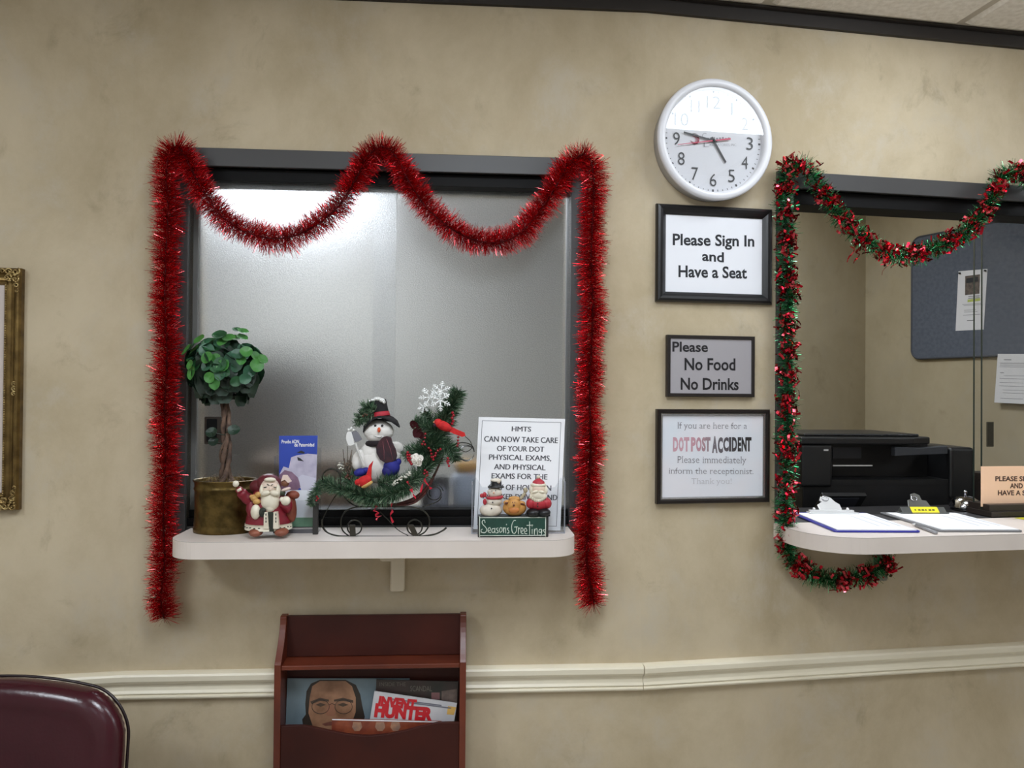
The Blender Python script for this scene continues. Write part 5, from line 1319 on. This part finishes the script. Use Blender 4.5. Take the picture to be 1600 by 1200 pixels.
# magazines standing in the upper pocket (each leans on the back)
zfl = zp - .26
def magazine(name_label, off, x0, x1, ytop_l, ytop_r, th_, mat, dpx=0., lean=.012):
    Tm = Thing('magazine', name_label, 'magazine', FB, FB.hit((x0 + x1) / 2, 1100, off)[0], zfl, off, group=None)
    a = Tm.L(x0, ytop_l, 0); b = Tm.L(x1, ytop_r, 0)
    sl = (a.z - b.z) / (b.x - a.x)                # fall of the top edge
    hgt = .215
    dx = -hgt * sl * .9
    q = [a, b, Vector((b.x + dx - (b.x - a.x) * 0, 0 - lean, max(b.z - hgt, .0))), Vector((a.x + dx, -lean, max(a.z - hgt, .0)))]
    nn = (q[1] - q[0]).cross(q[3] - q[0]).normalized()
    if nn.y > 0: nn = -nn
    mb = MB(); bb = [v - nn * th_ for v in q]
    mb.add([*q, *bb], [(0, 1, 2, 3), (7, 6, 5, 4), (0, 4, 5, 1), (1, 5, 6, 2), (2, 6, 7, 3), (3, 7, 4, 0)])
    mb.build('cover', mat, Tm.o)
    return Tm, q, nn
def patch(Tm, q, n, px, mat, name, lift=.0004):
    """printed patch from pixel points lying in the cover's plane"""
    pts = []
    o = Tm.o.location; Rz = Matrix.Rotation(Tm.o.rotation_euler.z, 4, 'Z')
    inv = (Matrix.Translation(o) @ Rz).inverted()
    c0_ = inv @ CAM
    for x, y in px:
        d = inv.to_3x3() @ ray(x, y); t = (q[0] - c0_).dot(n) / d.dot(n); pts.append(c0_ + d * t + n * lift)
    mb = MB(); f = tuple(range(len(pts))); A_ = Vector((0, 0, 0))
    for i in range(len(pts)): A_ += pts[i].cross(pts[(i + 1) % len(pts)])
    mb.add(pts, [f if A_.dot(n) > 0 else f[::-1]])
    if name: mb.build(name, mat, Tm.o)
    return pts
def ptext(Tm, q, n, s, x0, y0, x1, y1, mat, name, skew=0., lift=.0008, bold=.0, sh=0.):
    p = patch(Tm, q, n, [(x0, y1 - skew / 2), (x1, y1 + skew / 2), (x0 + sh, y0 - skew / 2)], None, None, lift)
    mb = MB(); text(mb, s, *p, bold=bold, n=n, lift=0); mb.build(name, mat, Tm.o)
Tm, q, n = magazine('magazine with a large face of a man in glasses on its cover', .048, 449, 640, 1060, 1060, .003, pm('cover_bluegrey', (118, 134, 142), .35, vary=(8, (96, 112, 120))), lean=.01)
patch(Tm, q, n, [(477, 1100), (479, 1080), (486, 1068), (500, 1062), (540, 1062), (556, 1070), (563, 1085), (566, 1102), (570, 1120), (566, 1132), (556, 1142), (486, 1142), (474, 1134), (472, 1124), (478, 1116)], pm('print_hair', (50, 42, 36), .35), 'hair_print', .0005)
patch(Tm, q, n, [(484, 1090), (488, 1072), (500, 1064), (540, 1064), (550, 1072), (556, 1090), (556, 1112), (548, 1134), (536, 1150), (504, 1152), (490, 1138), (482, 1114)], pm('print_skin', (164, 122, 94), .35, vary=(22, (122, 86, 62), 3)), 'face_print', .0008)
patch(Tm, q, n, [(485, 1096), (500, 1090), (514, 1093), (514, 1096), (500, 1095), (487, 1100)], pm('print_brow', (74, 58, 46), .4), 'brow_print', .0011); patch(Tm, q, n, [(522, 1093), (536, 1090), (552, 1094), (552, 1098), (537, 1095), (522, 1096)], pm('print_brow', (74, 58, 46), .4), 'brow_print', .0011)
patch(Tm, q, n, [(493, 1101), (501, 1098), (510, 1101), (501, 1104)], pm('print_brow', (74, 58, 46), .4), 'eye_print', .0011); patch(Tm, q, n, [(527, 1101), (536, 1098), (545, 1101), (536, 1104)], pm('print_brow', (74, 58, 46), .4), 'eye_print', .0011)
patch(Tm, q, n, [(514, 1098), (520, 1098), (525, 1112), (523, 1118), (517, 1119), (510, 1117), (509, 1112)], pm('print_nose', (148, 100, 76), .35), 'nose_print', .0011)
patch(Tm, q, n, [(503, 1131), (516, 1127), (532, 1130), (522, 1133), (508, 1134)], pm('print_mouth', (112, 68, 58), .35), 'mouth_print', .0011)
mb = MB()
for cx_ in (501, 537):
    P_ = patch(Tm, q, n, [(cx_ + 13.5 * math.cos(a * PI / 12), 1104 - 11 * math.sin(a * PI / 12)) for a in range(24)], None, None, .0012); mb.tube(P_, .0006, 4, 0, True)
mb.tube(patch(Tm, q, n, [(514, 1101), (519, 1099), (524, 1101)], None, None, .0012), .0006, 4)
mb.build('glasses_print', M_INK, Tm.o)
Tm, q, n = magazine('dark covered magazine at the back of the rack, behind the white magazine', .056, 588, 716, 1062, 1065, .003, pm('cover_dark', (44, 44, 40), .35, vary=(14, (66, 50, 48))), lean=.004)
M_DIM = pm('dim_print', (104, 100, 90), .5)
ptext(Tm, q, n, 'INSIDE THE', 593, 1066, 634, 1072, M_DIM, 'cover_line'); ptext(Tm, q, n, 'SCANDAL', 641, 1071.5, 675, 1080, M_DIM, 'cover_line')
patch(Tm, q, n, [(674, 1082), (687, 1082), (687, 1093), (674, 1093)], pm('print_rose', (120, 84, 84), .5), 'picture_print')
patch(Tm, q, n, [(690, 1080), (714, 1076), (714, 1102), (690, 1096)], pm('print_taupe', (112, 96, 88), .5, vary=(40, (80, 68, 62))), 'picture_print')
Tm, q, n = magazine('tilted white magazine with a large red title in the wooden rack', .072, 585, 714, 1080, 1099, .004, pm('cover_white', (206, 204, 206), .3, vary=(16, (190, 190, 194))), lean=.010)
M_TIT = pm('title_red', (196, 34, 44), .35)
ptext(Tm, q, n, 'HUNTER', 584, 1102, 675, 1124, M_TIT, 'title', 7, bold=.07, sh=3); ptext(Tm, q, n, 'INVENT', 590, 1090, 649, 1106, M_TIT, 'title', 6, bold=.07, sh=3, lift=.0012)
patch(Tm, q, n, [(700, 1103), (713, 1105), (709, 1117), (698, 1116)], pm('print_yellow', (220, 176, 96), .4), 'corner_print', .0006)
for k, (x0, x1, y) in enumerate(((612, 690, 1091), (640, 705, 1097))): patch(Tm, q, n, [(x0, y), (x1, y + (x1 - x0) * .13), (x1, y + 2 + (x1 - x0) * .13), (x0, y + 2)], pm('print_line', (120, 120, 130), .5), 'headline_print', .0006)
Tm, q, n = magazine('magazine with a reddish brown cover sunk lowest in the front of the rack', .088, 519, 690, 1123, 1127, .003, pm('cover_brown', (150, 78, 50), .35, vary=(26, (112, 48, 36), 3)), lean=.002)
patch(Tm, q, n, [(519, 1123.2), (690, 1127.2), (690, 1129), (519, 1125)], M_WHITE, 'top_margin', .0006)
for x in (552, 588, 612): patch(Tm, q, n, [(x, 1128), (x + 12, 1128), (x + 14, 1136), (x + 10, 1142), (x + 2, 1142), (x - 2, 1136)], pm('print_tan', (176, 130, 100), .4, vary=(60, (140, 110, 96))), 'picture_print', .0006)

# ================================================================== vinyl armchair at the lower left
M_VINYL = pm('burgundy_vinyl', (66, 20, 30), .22, vary=(5, (52, 14, 23)), bump=(180, .12))
yaw = math.radians(2)
X1, Y1 = -.832, 1.60
hwc = .275
T = Thing('armchair', 'burgundy vinyl chair with a rounded back at the lower left', 'chair', loc=Vector((X1 - hwc, Y1 - .12, 0)), rz=yaw)
topz = CAMZ - (1115 - 606) / 1200 * 1.60
def cushion(x0, x1, zb, ztop, crown, depth, rc, tilt, pos, name):
    """padded panel: rounded outline, domed front, soft edge; tilt about its foot"""
    N = 40; out = []
    W_ = (x1 - x0) / 2
    def outline(g):
        P_ = []
        ra = rc - g * .6
        for k in range(13):
            a = k / 12 * PI / 2; P_.append((W_ - g - ra + ra * math.sin(PI / 2 - a + 0), ztop - g - ra + ra * math.sin(a)))
        return P_
    rings = []
    for g, y in ((.0, depth * .5), (.0, -depth * .10), (.004, -depth * .28), (.014, -depth * .42), (.03, -depth * .50), (.05, -depth * .53), (.055, -depth * .48), (.085, -depth * .52), (.15, -depth * .56)):
        pr = []
        rcg = max(rc - g * .55, .02)
        # right top corner, left top corner, bottom corners
        cs = ((W_ - g - rcg, ztop - g - rcg, 0), (-W_ + g + rcg, ztop - g - rcg, PI / 2), (-W_ + g + rcg * .5, zb + g + rcg * .5, PI), (W_ - g - rcg * .5, zb + g + rcg * .5, 1.5 * PI))
        for ci, (cx_, cz_, a0) in enumerate(cs):
            rr = rcg if ci < 2 else rcg * .5
            for k in range(10):
                a = a0 + PI / 2 * k / 9; x = cx_ + rr * math.cos(a); z = cz_ + rr * math.sin(a)
                if z > zb + .1: z += crown * (1 - (x / W_) ** 2)
                pr.append((x, y, z))
            if ci == 0:                                        # along the arched top
                for k in range(1, 12):
                    x = cx_ + (cs[1][0] - cx_) * k / 12; pr.append((x, y, cz_ + rr + crown * (1 - (x / W_) ** 2)))
        rings.append(pr)
    vv = [p for r in rings for p in r]; n_ = len(rings[0]); ff = []
    for i in range(len(rings) - 1):
        for k in range(n_): l = (k + 1) % n_; ff.append((i * n_ + k, (i + 1) * n_ + k, (i + 1) * n_ + l, i * n_ + l))
    ff.append(tuple(range(n_))); ff.append(tuple(range((len(rings) - 1) * n_, len(rings) * n_))[::-1])
    M = Matrix.Translation(pos) @ Matrix.Rotation(tilt, 4, 'X')
    mb = MB(); mb.add(vv, ff, 0, True, M); return mb
pos = Vector((0, .16, .44))
mb = cushion(-hwc, hwc, 0, topz - .44, .046, .085, .085, -.12, pos, 'b'); mb.build('backrest', M_VINYL, T.o, subsurf=1)
mb = MB(); pth = []
M = Matrix.Translation(pos) @ Matrix.Rotation(-.12, 4, 'X')
W_ = hwc - .002; rc_ = .085; zt_ = topz - .44 - .002
def edge_z(x, z): return z + (.046 * (1 - (x / W_) ** 2) if z > .1 else 0)
pth = [(W_, .05), (W_, .15), (W_, .25)] + [(W_ - rc_ + rc_ * math.cos(k / 12 * PI / 2), zt_ - rc_ + rc_ * math.sin(k / 12 * PI / 2)) for k in range(13)]
pth += [((W_ - rc_) * (1 - k / 5), zt_) for k in range(1, 5)]
pth = pth + [(0, zt_)] + [(-x, z) for x, z in pth[::-1]]
pth = [M @ Vector((x, .016, edge_z(x, z))) for x, z in pth]
mb.tube(pth, .0035, 6); mb.build('piping', pm('dark_piping', (30, 12, 16), .35), T.o)
mb = MB(); mb.box2((-hwc + .01, -.36, .36), (hwc - .01, .17, .46)); mb.build('seat', M_VINYL, T.o, bevel=.035, seg=4)
M_LEGW = pm('chair_leg_wood', (70, 34, 22), .4)
for sx in (-1, 1):
    for y in (-.31, .15):
        mb = MB(); mb.tube([(sx * (hwc - .04), y, .38), (sx * (hwc - .03), y + (.02 if y > 0 else -.02), 0)], [.022, .015], 12); mb.build('leg', M_LEGW, T.o)
    mb = MB(); mb.tube(smooth_path([(sx * (hwc + .012), .13, .60), (sx * (hwc + .02), -.1, .64), (sx * (hwc + .02), -.30, .63), (sx * (hwc + .01), -.33, .55), (sx * (hwc - .01), -.32, .40)], 6), .018, 10); mb.build('armrest', M_LEGW, T.o)

# ================================================================== reception counter: clipboards, pen, bell, card
def flat_thing(name, label, cat, u, off, z, rz, **k):
    return Thing(name, label, cat, FC, u, z, off, rz=rz, **k)
def clipboard(label, u, off, rz, mat, edge, clipmat, tag_=False):
    T = flat_thing('clipboard', label, 'clipboard', u, off, SHELF_Z + .0005, rz)
    W_, L_ = .236, .318
    mb = MB(); mb.slab(rrect(-W_ / 2, 0, W_ / 2, L_, .012), 0, .0045); mb.build('board', mat, T.o, bevel=.001)
    mb = MB(); mb.slab([(-.108, .006), (.108, .006), (.108, .290), (-.108, .290)], .0046, .0072)
    pp = mb.build('paper', M_WHITE, T.o)
    mb = MB()
    for k in range(3): mb.add([(.030 + k * .03, .06, .0075), (.036 + k * .03, .06, .0075), (.036 + k * .03, .235, .0075), (.030 + k * .03, .235, .0075)], [(0, 1, 2, 3)])
    for k in range(5): mb.add([(-.09, .22 - k * .035, .0075), (.01, .22 - k * .035, .0075), (.01, .2208 - k * .035, .0075), (-.09, .2208 - k * .035, .0075)], [(0, 1, 2, 3)])
    mb.build('printed_lines', pm('form_line', (206, 208, 214), .6), pp)
    y = L_ - .038
    mb = MB(); mb.slab(rrect(-.075, y - .012, .075, y + .022, .006), .0074, .0105); mb.box2((-.075, y - .014, .0074), (.075, y - .010, .012)); mb.box2((-.070, y + .0, .0100), (.066, y + .012, .017))
    for sx in (-1, 1): mb.ell((sx * .052, y + .014, .018), .005, 0, 0, 10, 6)
    if tag_: mb.add([(-.070, y - .015, .009), (.068, y - .015, .009), (.068, y + .003, .0265), (-.070, y + .003, .0265), (-.070, y + .012, .009), (.068, y + .012, .009)], [(0, 1, 2, 3), (3, 2, 5, 4), (0, 3, 4), (1, 5, 2)])
    cl = mb.build('clip', clipmat, T.o, bevel=.0008)
    M = Matrix.Translation((0, y + .010, .012)) @ Matrix.Rotation(-.55, 4, 'X')
    mb = MB(); pol = [(-.036, .006), (-.032, .0), (.034, .0), (.030, .022), (.018, .030), (.006, .044), (-.008, .050), (-.024, .047), (-.030, .036), (-.024, .030), (-.040, .020)] if not tag_ else [(-.040, 0), (.040, 0), (.026, .034), (.012, .036), (.010, .052), (-.004, .060), (-.018, .056), (-.020, .040), (-.032, .036)]
    mb.prism(pol, -.003, .003, 0, M)
    mb.build('lever', clipmat if not tag_ else pm('lever_grey', (116, 116, 112), .3, .8), cl, bevel=.001)
    mb = MB(); mb.tube([M @ Vector((-.012 + .009 * math.cos(a), -.004, .040 + .008 * math.sin(a))) for a in [k * PI / 8 for k in range(17)]], .002, 6); mb.build('lever_ring', pm('chrome', (196, 196, 200), .12, 1.), cl)
    if tag_:
        mb = MB(); mb.add([(-.040, y - .0155, .0095), (.045, y - .0155, .0095), (.045, y + .002, .0265), (-.040, y + .002, .0265)], [(0, 1, 2, 3)]); tg = mb.build('yellow_label', pm('label_yellow', (246, 226, 40), .5), cl)
        mb = MB(); [mb.add([(-.030 + k * .011, y - .0088, .0167), (-.030 + k * .011 + (.008 if k % 3 else .005), y - .0088, .0167), (-.030 + k * .011 + (.008 if k % 3 else .005), y - .0058, .0197), (-.030 + k * .011, y - .0058, .0197)], [(0, 1, 2, 3)]) for k in range(6)]; mb.build('label_writing', M_INK, tg)
    return T
M_STEEL = pm('bright_steel', (232, 232, 232), .25, .35); M_GREYM = pm('grey_steel', (112, 114, 112), .35, .7)
clipboard('blue edged clipboard with a white form and silver clip on the reception shelf', .594, .190, math.radians(-9), pm('clipboard_blue', (44, 46, 148), .35), None, M_STEEL)
clipboard('grey clipboard with a white form and a yellow label on its clip', .882, .222, math.radians(-8), pm('clipboard_grey', (116, 116, 118), .4), None, M_GREYM, True)
T = flat_thing('pen', 'clear grey pen lying between the two clipboards', 'pen', .735, .225, SHELF_Z + .005, math.radians(-14))
mb = MB(); mb.tube([(0, -.012, 0), (0, .105, 0)], .0045, 8); mb.build('barrel', pm('pen_grey', (150, 150, 152), .25), T.o)
mb = MB(); mb.tube([(0, .105, 0), (0, .125, 0), (0, .132, 0)], [.004, .0025, .0006], 8); mb.build('tip', M_STEEL, T.o)
T = flat_thing('sticky_note', 'yellow paper note on the reception shelf at the right edge', 'paper note', FC.hit(1612, 816, .02)[0] + .02, .045, SHELF_Z + .0005, .1)
mb = MB(); mb.slab([(-.08, -.03), (.08, -.03), (.08, .03), (-.08, .03)], 0, .0008); mb.build('sheet', pm('note_yellow', (216, 210, 40), .6), T.o)
# sill plate inside the opening carrying the bell
T = Thing('inner_counter', 'dark counter top inside the reception window under the printer', 'counter', FC, 1.0, 0, -.122)
mb = MB(); mb.box2((-.56, .0, 1.085), (.95, .62, 1.12)); mb.build('top', pm('inner_counter_dark', (34, 33, 34), .4), T.o)
mb = MB(); mb.box2((-.54, .02, 0), (.93, .60, 1.085)); mb.build('body', pm('inner_counter_body', (110, 100, 86), .6), T.o)
T = Thing('sill_board', 'dark ledge behind the reception window sash holding the call bell', 'ledge', FC, .92, 1.12, -.19)
mb = MB(); mb.box2((-.46, -.065, 0), (.75, .09, .055)); mb.build('board', pm('ledge_dark', (30, 28, 28), .45), T.o, bevel=.001)
ub, zb_ = FC.hit(1508, 803, -.165)
T = Thing('call_bell', 'chrome call bell with a push button beside the sliding glass', 'bell', FC, ub, 1.175, -.165)
rb = (FC.hit(1527, 790, -.165)[0] - FC.hit(1488, 790, -.165)[0]) / 2
mb = MB(); mb.lathe([(0, 0), (rb * .92, 0), (rb * .92, .006), (rb * .7, .010), (0, .011)], 32); mb.build('base', M_BLACK, T.o)
M_CHR = pm('bell_chrome', (190, 190, 196), .08, 1.)
mb = MB(); mb.lathe([(rb, .010), (rb * 1.0, .013), (rb * .95, .022), (rb * .8, .034), (rb * .55, .043), (rb * .25, .047), (0, .048)], 40); mb.build('dome', M_CHR, T.o)
mb = MB(); mb.lathe([(0, .048), (.004, .048), (.004, .054), (.006, .056), (.006, .060), (.0035, .064), (0, .065)], 20); mb.build('push_button', M_CHR, T.o)
# peach card taped to the glass
yl = .031
u0c = FC.hit(1533, 760, -yl)[0]; zt_ = FC.hit(1560, 728.5, -yl)[1]; zb_ = FC.hit(1560, 791, -yl)[1]
wc = .235
T = Thing('paper_sign', 'peach paper sign on the reception glass starting Please Sign', 'sign', FC, u0c + wc / 2, zb_, -yl)
mb = MB(); mb.box2((-wc / 2, -.0008, 0), (wc / 2, .0014, zt_ - zb_)); mb.build('sheet', pm('peach_paper', (248, 206, 172), .6), T.o)
mb = MB()
for s, x0, y0, x1, y1 in (('PLEASE SIGN IN', 1555, 744, 1631, 752), ('AND', 1578, 755, 1598, 763), ('HAVE A SEAT', 1559, 766, 1620, 774)): textpx(mb, T, s, x0, y0, x1, y1, -.0008, bold=.03, slant=0)
mb.build('lettering', pm('brown_ink', (74, 48, 40), .6), T.o)

# ---- printer on the inner counter
PX0, PX1, PD = 1250, 1515, 2.68
Tx0 = (PX0 - 800) / 1200 * PD; Tx1 = (PX1 - 800) / 1200 * (PD + .08); wp = math.hypot(Tx1 - Tx0, .05)
T = Thing('printer', 'large black multifunction printer behind the reception window', 'printer', loc=Vector(((Tx0 + Tx1) / 2, PD + .03, 1.12)), rz=math.radians(5))
M_PB = pm('printer_black', (20, 20, 21), .38, bump=(400, .1)); M_PD = pm('printer_dark', (10, 10, 11), .5); M_PG = pm('printer_grey', (58, 60, 66), .45)
h_ = .292; a = wp / 2; dpt = .36
def pxl(x): return -a + (x - PX0) / (PX1 - PX0) * 2 * a
mb = MB(); mb.box2((-a + .012, .0, 0), (a - .030, dpt, .115)); mb.build('paper_tray_body', M_PB, T.o, bevel=.004)
mb = MB(); mb.box2((-a, -.010, .105), (pxl(1298), dpt, .255)); mb.build('left_tower', M_PB, T.o, bevel=.010, seg=3)
mb = MB(); mb.box2((pxl(1477), -.010, .06), (a, dpt, .245)); mb.build('right_tower', M_PB, T.o, bevel=.012, seg=3)
mb = MB(); mb.box2((pxl(1298), .12, .115), (pxl(1477), dpt, .25)); mb.box2((pxl(1298), .0, .108), (pxl(1477), .13, .130)); mb.build('output_bay', M_PD, T.o)
mb = MB(); mb.slab([(-a - .002, -.014), (pxl(1420), -.014), (pxl(1454), .02), (pxl(1454), dpt), (-a - .002, dpt)], .255, .280); mb.slab([(-a + .03, .03), (pxl(1440), .03), (pxl(1440), dpt - .02), (-a + .03, dpt - .02)], .28, h_ - .002); mb.build('scanner_lid', M_PB, T.o, bevel=.006)
mb = MB(); P_ = [(pxl(1393), .214), (pxl(1474), .222), (pxl(1474), .250), (pxl(1430), .243), (pxl(1393), .246)]; mb.prism(P_, -.006, .02); mb.build('tray_wing', pm('wing_grey', (50, 52, 56), .5), T.o, bevel=.002)
mb = MB(); mb.box2((pxl(1325), .115, .195), (pxl(1370), .119, .235)); mb.build('inner_guide', M_PG, T.o); mb = MB(); mb.box2((pxl(1305), .02, .176), (pxl(1365), .024, .180)); mb.build('paper_edge', pm('paper_edge', (196, 192, 188), .5), T.o)
M = Matrix.Translation((pxl(1292), -.055, .030)) @ Matrix.Rotation(.75, 4, 'X')
mb = MB(); mb.box2((-.075, -.004, 0), (.080, .012, .085), 0, M); cp = mb.build('control_panel', M_PB, T.o, bevel=.003)
mb = MB(); mb.box2((-.050, -.0055, .02), (.055, -.0035, .075), 0, M); mb.build('screen', pm('screen_grey', (56, 58, 66), .3), cp)
mb = MB(); mb.box2((pxl(1284), -.0112, .232), (pxl(1291), -.0098, .238)); mb.build('badge', pm('badge_white', (190, 190, 190), .4), T.o)
mb = MB()
for x0, x1 in ((1312, 1350), (1386, 1412)):
    for k in range(4): xx = pxl(x0 + (x1 - x0) * k / 4); mb.box2((xx, .02, h_ - .0025), (xx + .012, .024, h_ - .0012))
mb.build('lid_printing', M_PG, T.o)
T = Thing('box', 'black box on the ledge behind the call bell', 'box', FC, FC.hit(1526, 790, -.36)[0] + .03, 1.12, -.36)
mb = MB(); mb.box2((-.035, -.03, 0), (.035, .05, .150)); mb.build('body', pm('box_black', (30, 28, 28), .5), T.o, bevel=.003)
mb = MB(); mb.box2((-.037, -.032, .13), (.037, .052, .155)); mb.build('lid', pm('box_black2', (36, 34, 33), .5), T.o, bevel=.002)

# ---- grey board and notices on the office wall
OW = Facet((K.x, K.y), math.degrees(math.atan2(d1.y, d1.x)))
if OW.n.x > 0: pass
def ohit(x, y, off=0.): return OW.hit(x, y, off)
uL = ohit(1424, 470, .02)[0]; zt1 = (ohit(1432, 368, .02)[1] + ohit(1598, 342, .02)[1]) / 2; zb1 = ohit(1500, 558, .02)[1]
wB = .90
T = Thing('bulletin_board', 'dark grey felt bulletin board with rounded corners on the office wall', 'bulletin board', OW, uL + wB / 2, zb1, 0)
hb = zt1 - zb1
mb = MB(); mb.prism(rrect(-wB / 2, 0, wB / 2, hb, .045, 8), -.018, -.001); mb.build('panel', pm('board_felt', (92, 98, 110), .9, vary=(60, (82, 88, 100)), bump=(300, .3)), T.o, bevel=.003)
mb = MB(); L = [(x, -.017, z) for x, z in rrect(-wB / 2, 0, wB / 2, hb, .045, 8)]; mb.tube(L, .005, 6, 0, True); mb.build('rim', pm('board_rim', (66, 70, 78), .5), T.o)
T = Thing('flyer', 'white flyer with a dark photo pinned on the grey bulletin board', 'flyer', OW, (ohit(1497, 470, .02)[0] + ohit(1541, 470, .02)[0]) / 2, ohit(1516, 516, .02)[1], .020)
c4 = [(1497.5, 424), (1543, 420), (1537, 515), (1493, 517)]
ob, q, n = panel(T, c4, (0, 0, 0, 0), .0006, 'sheet', pm('flyer_white', (214, 214, 218), .6))
# printed picture and lines
art(T, q, n, [(.25, .09), (.76, .08), (.78, .40), (.28, .41)], pm('flyer_photo', (66, 58, 56), .5, vary=(60, (104, 92, 84), 3)), 'photo_print'); art(T, q, n, [(.30, .13), (.70, .12), (.70, .2), (.30, .21)], M_INK, 'photo_caption', .0008)
art(T, q, n, [(.38, .485), (.82, .475), (.82, .52), (.38, .53)], pm('flyer_green', (176, 186, 96), .6), 'highlight_print')
mb = MB(); g_ = lambda x, y: q[0].lerp(q[1], x).lerp(q[3].lerp(q[2], x), y) + n * .0006
for y, x0, x1, w_ in ((.43, .40, .8, .012), (.46, .4, .8, .012), (.56, .2, .85, .006), (.58, .25, .85, .006), (.66, .28, .7, .006), (.69, .28, .75, .006), (.74, .25, .85, .006), (.83, .4, .65, .012)):
    mb.add([g_(x0, y + w_), g_(x1, y + w_), g_(x1, y), g_(x0, y)], [(0, 1, 2, 3)])
mb.build('printed_lines', pm('flyer_ink', (110, 110, 116), .6), T.o)
for x, y in ((1500, 427), (1540, 423)):
    Tp = Thing('push_pin', 'dark push pin at the %s of the flyer' % ('upper left corner' if x < 1520 else 'upper right corner'), 'push pin', OW, ohit(x, y, .022)[0], ohit(x, y, .022)[1], .0208, group=None)
    mb = MB(); mb.lathe([(0, 0), (.004, 0), (.0045, .003), (.003, .006), (.004, .009), (0, .010)], 12, 0, Matrix.Rotation(PI / 2, 4, 'X')); mb.build('head', M_BLACK, Tp.o)
T = Thing('notice', 'white printed notice hanging at the lower edge of the bulletin board', 'notice', OW, (ohit(1555, 590, .024)[0] + ohit(1617, 590, .024)[0]) / 2, ohit(1585, 630, .024)[1], .024)
ob, q, n = panel(T, [(1559, 553), (1618, 553), (1618, 632), (1553.5, 629)], (0, 0, -.012, -.012), .0006, 'sheet', pm('notice_white', (214, 214, 216), .6))
mb = MB()
for y, x0, x1, w_ in ((.11, .18, .38, .016), (.18, .08, .85, .006), (.20, .08, .8, .006), (.23, .08, .9, .006), (.26, .08, .9, .006), (.38, .10, .2, .012), (.44, .2, .8, .006), (.5, .1, .9, .006), (.58, .1, .7, .006), (.65, .1, .8, .006), (.73, .2, .9, .006), (.79, .2, .8, .006), (.90, .15, .7, .008)):
    mb.add([g_(x0, y + w_), g_(x1, y + w_), g_(x1, y), g_(x0, y)], [(0, 1, 2, 3)])
mb.build('printed_lines', pm('notice_lines', (128, 128, 134), .6), T.o)
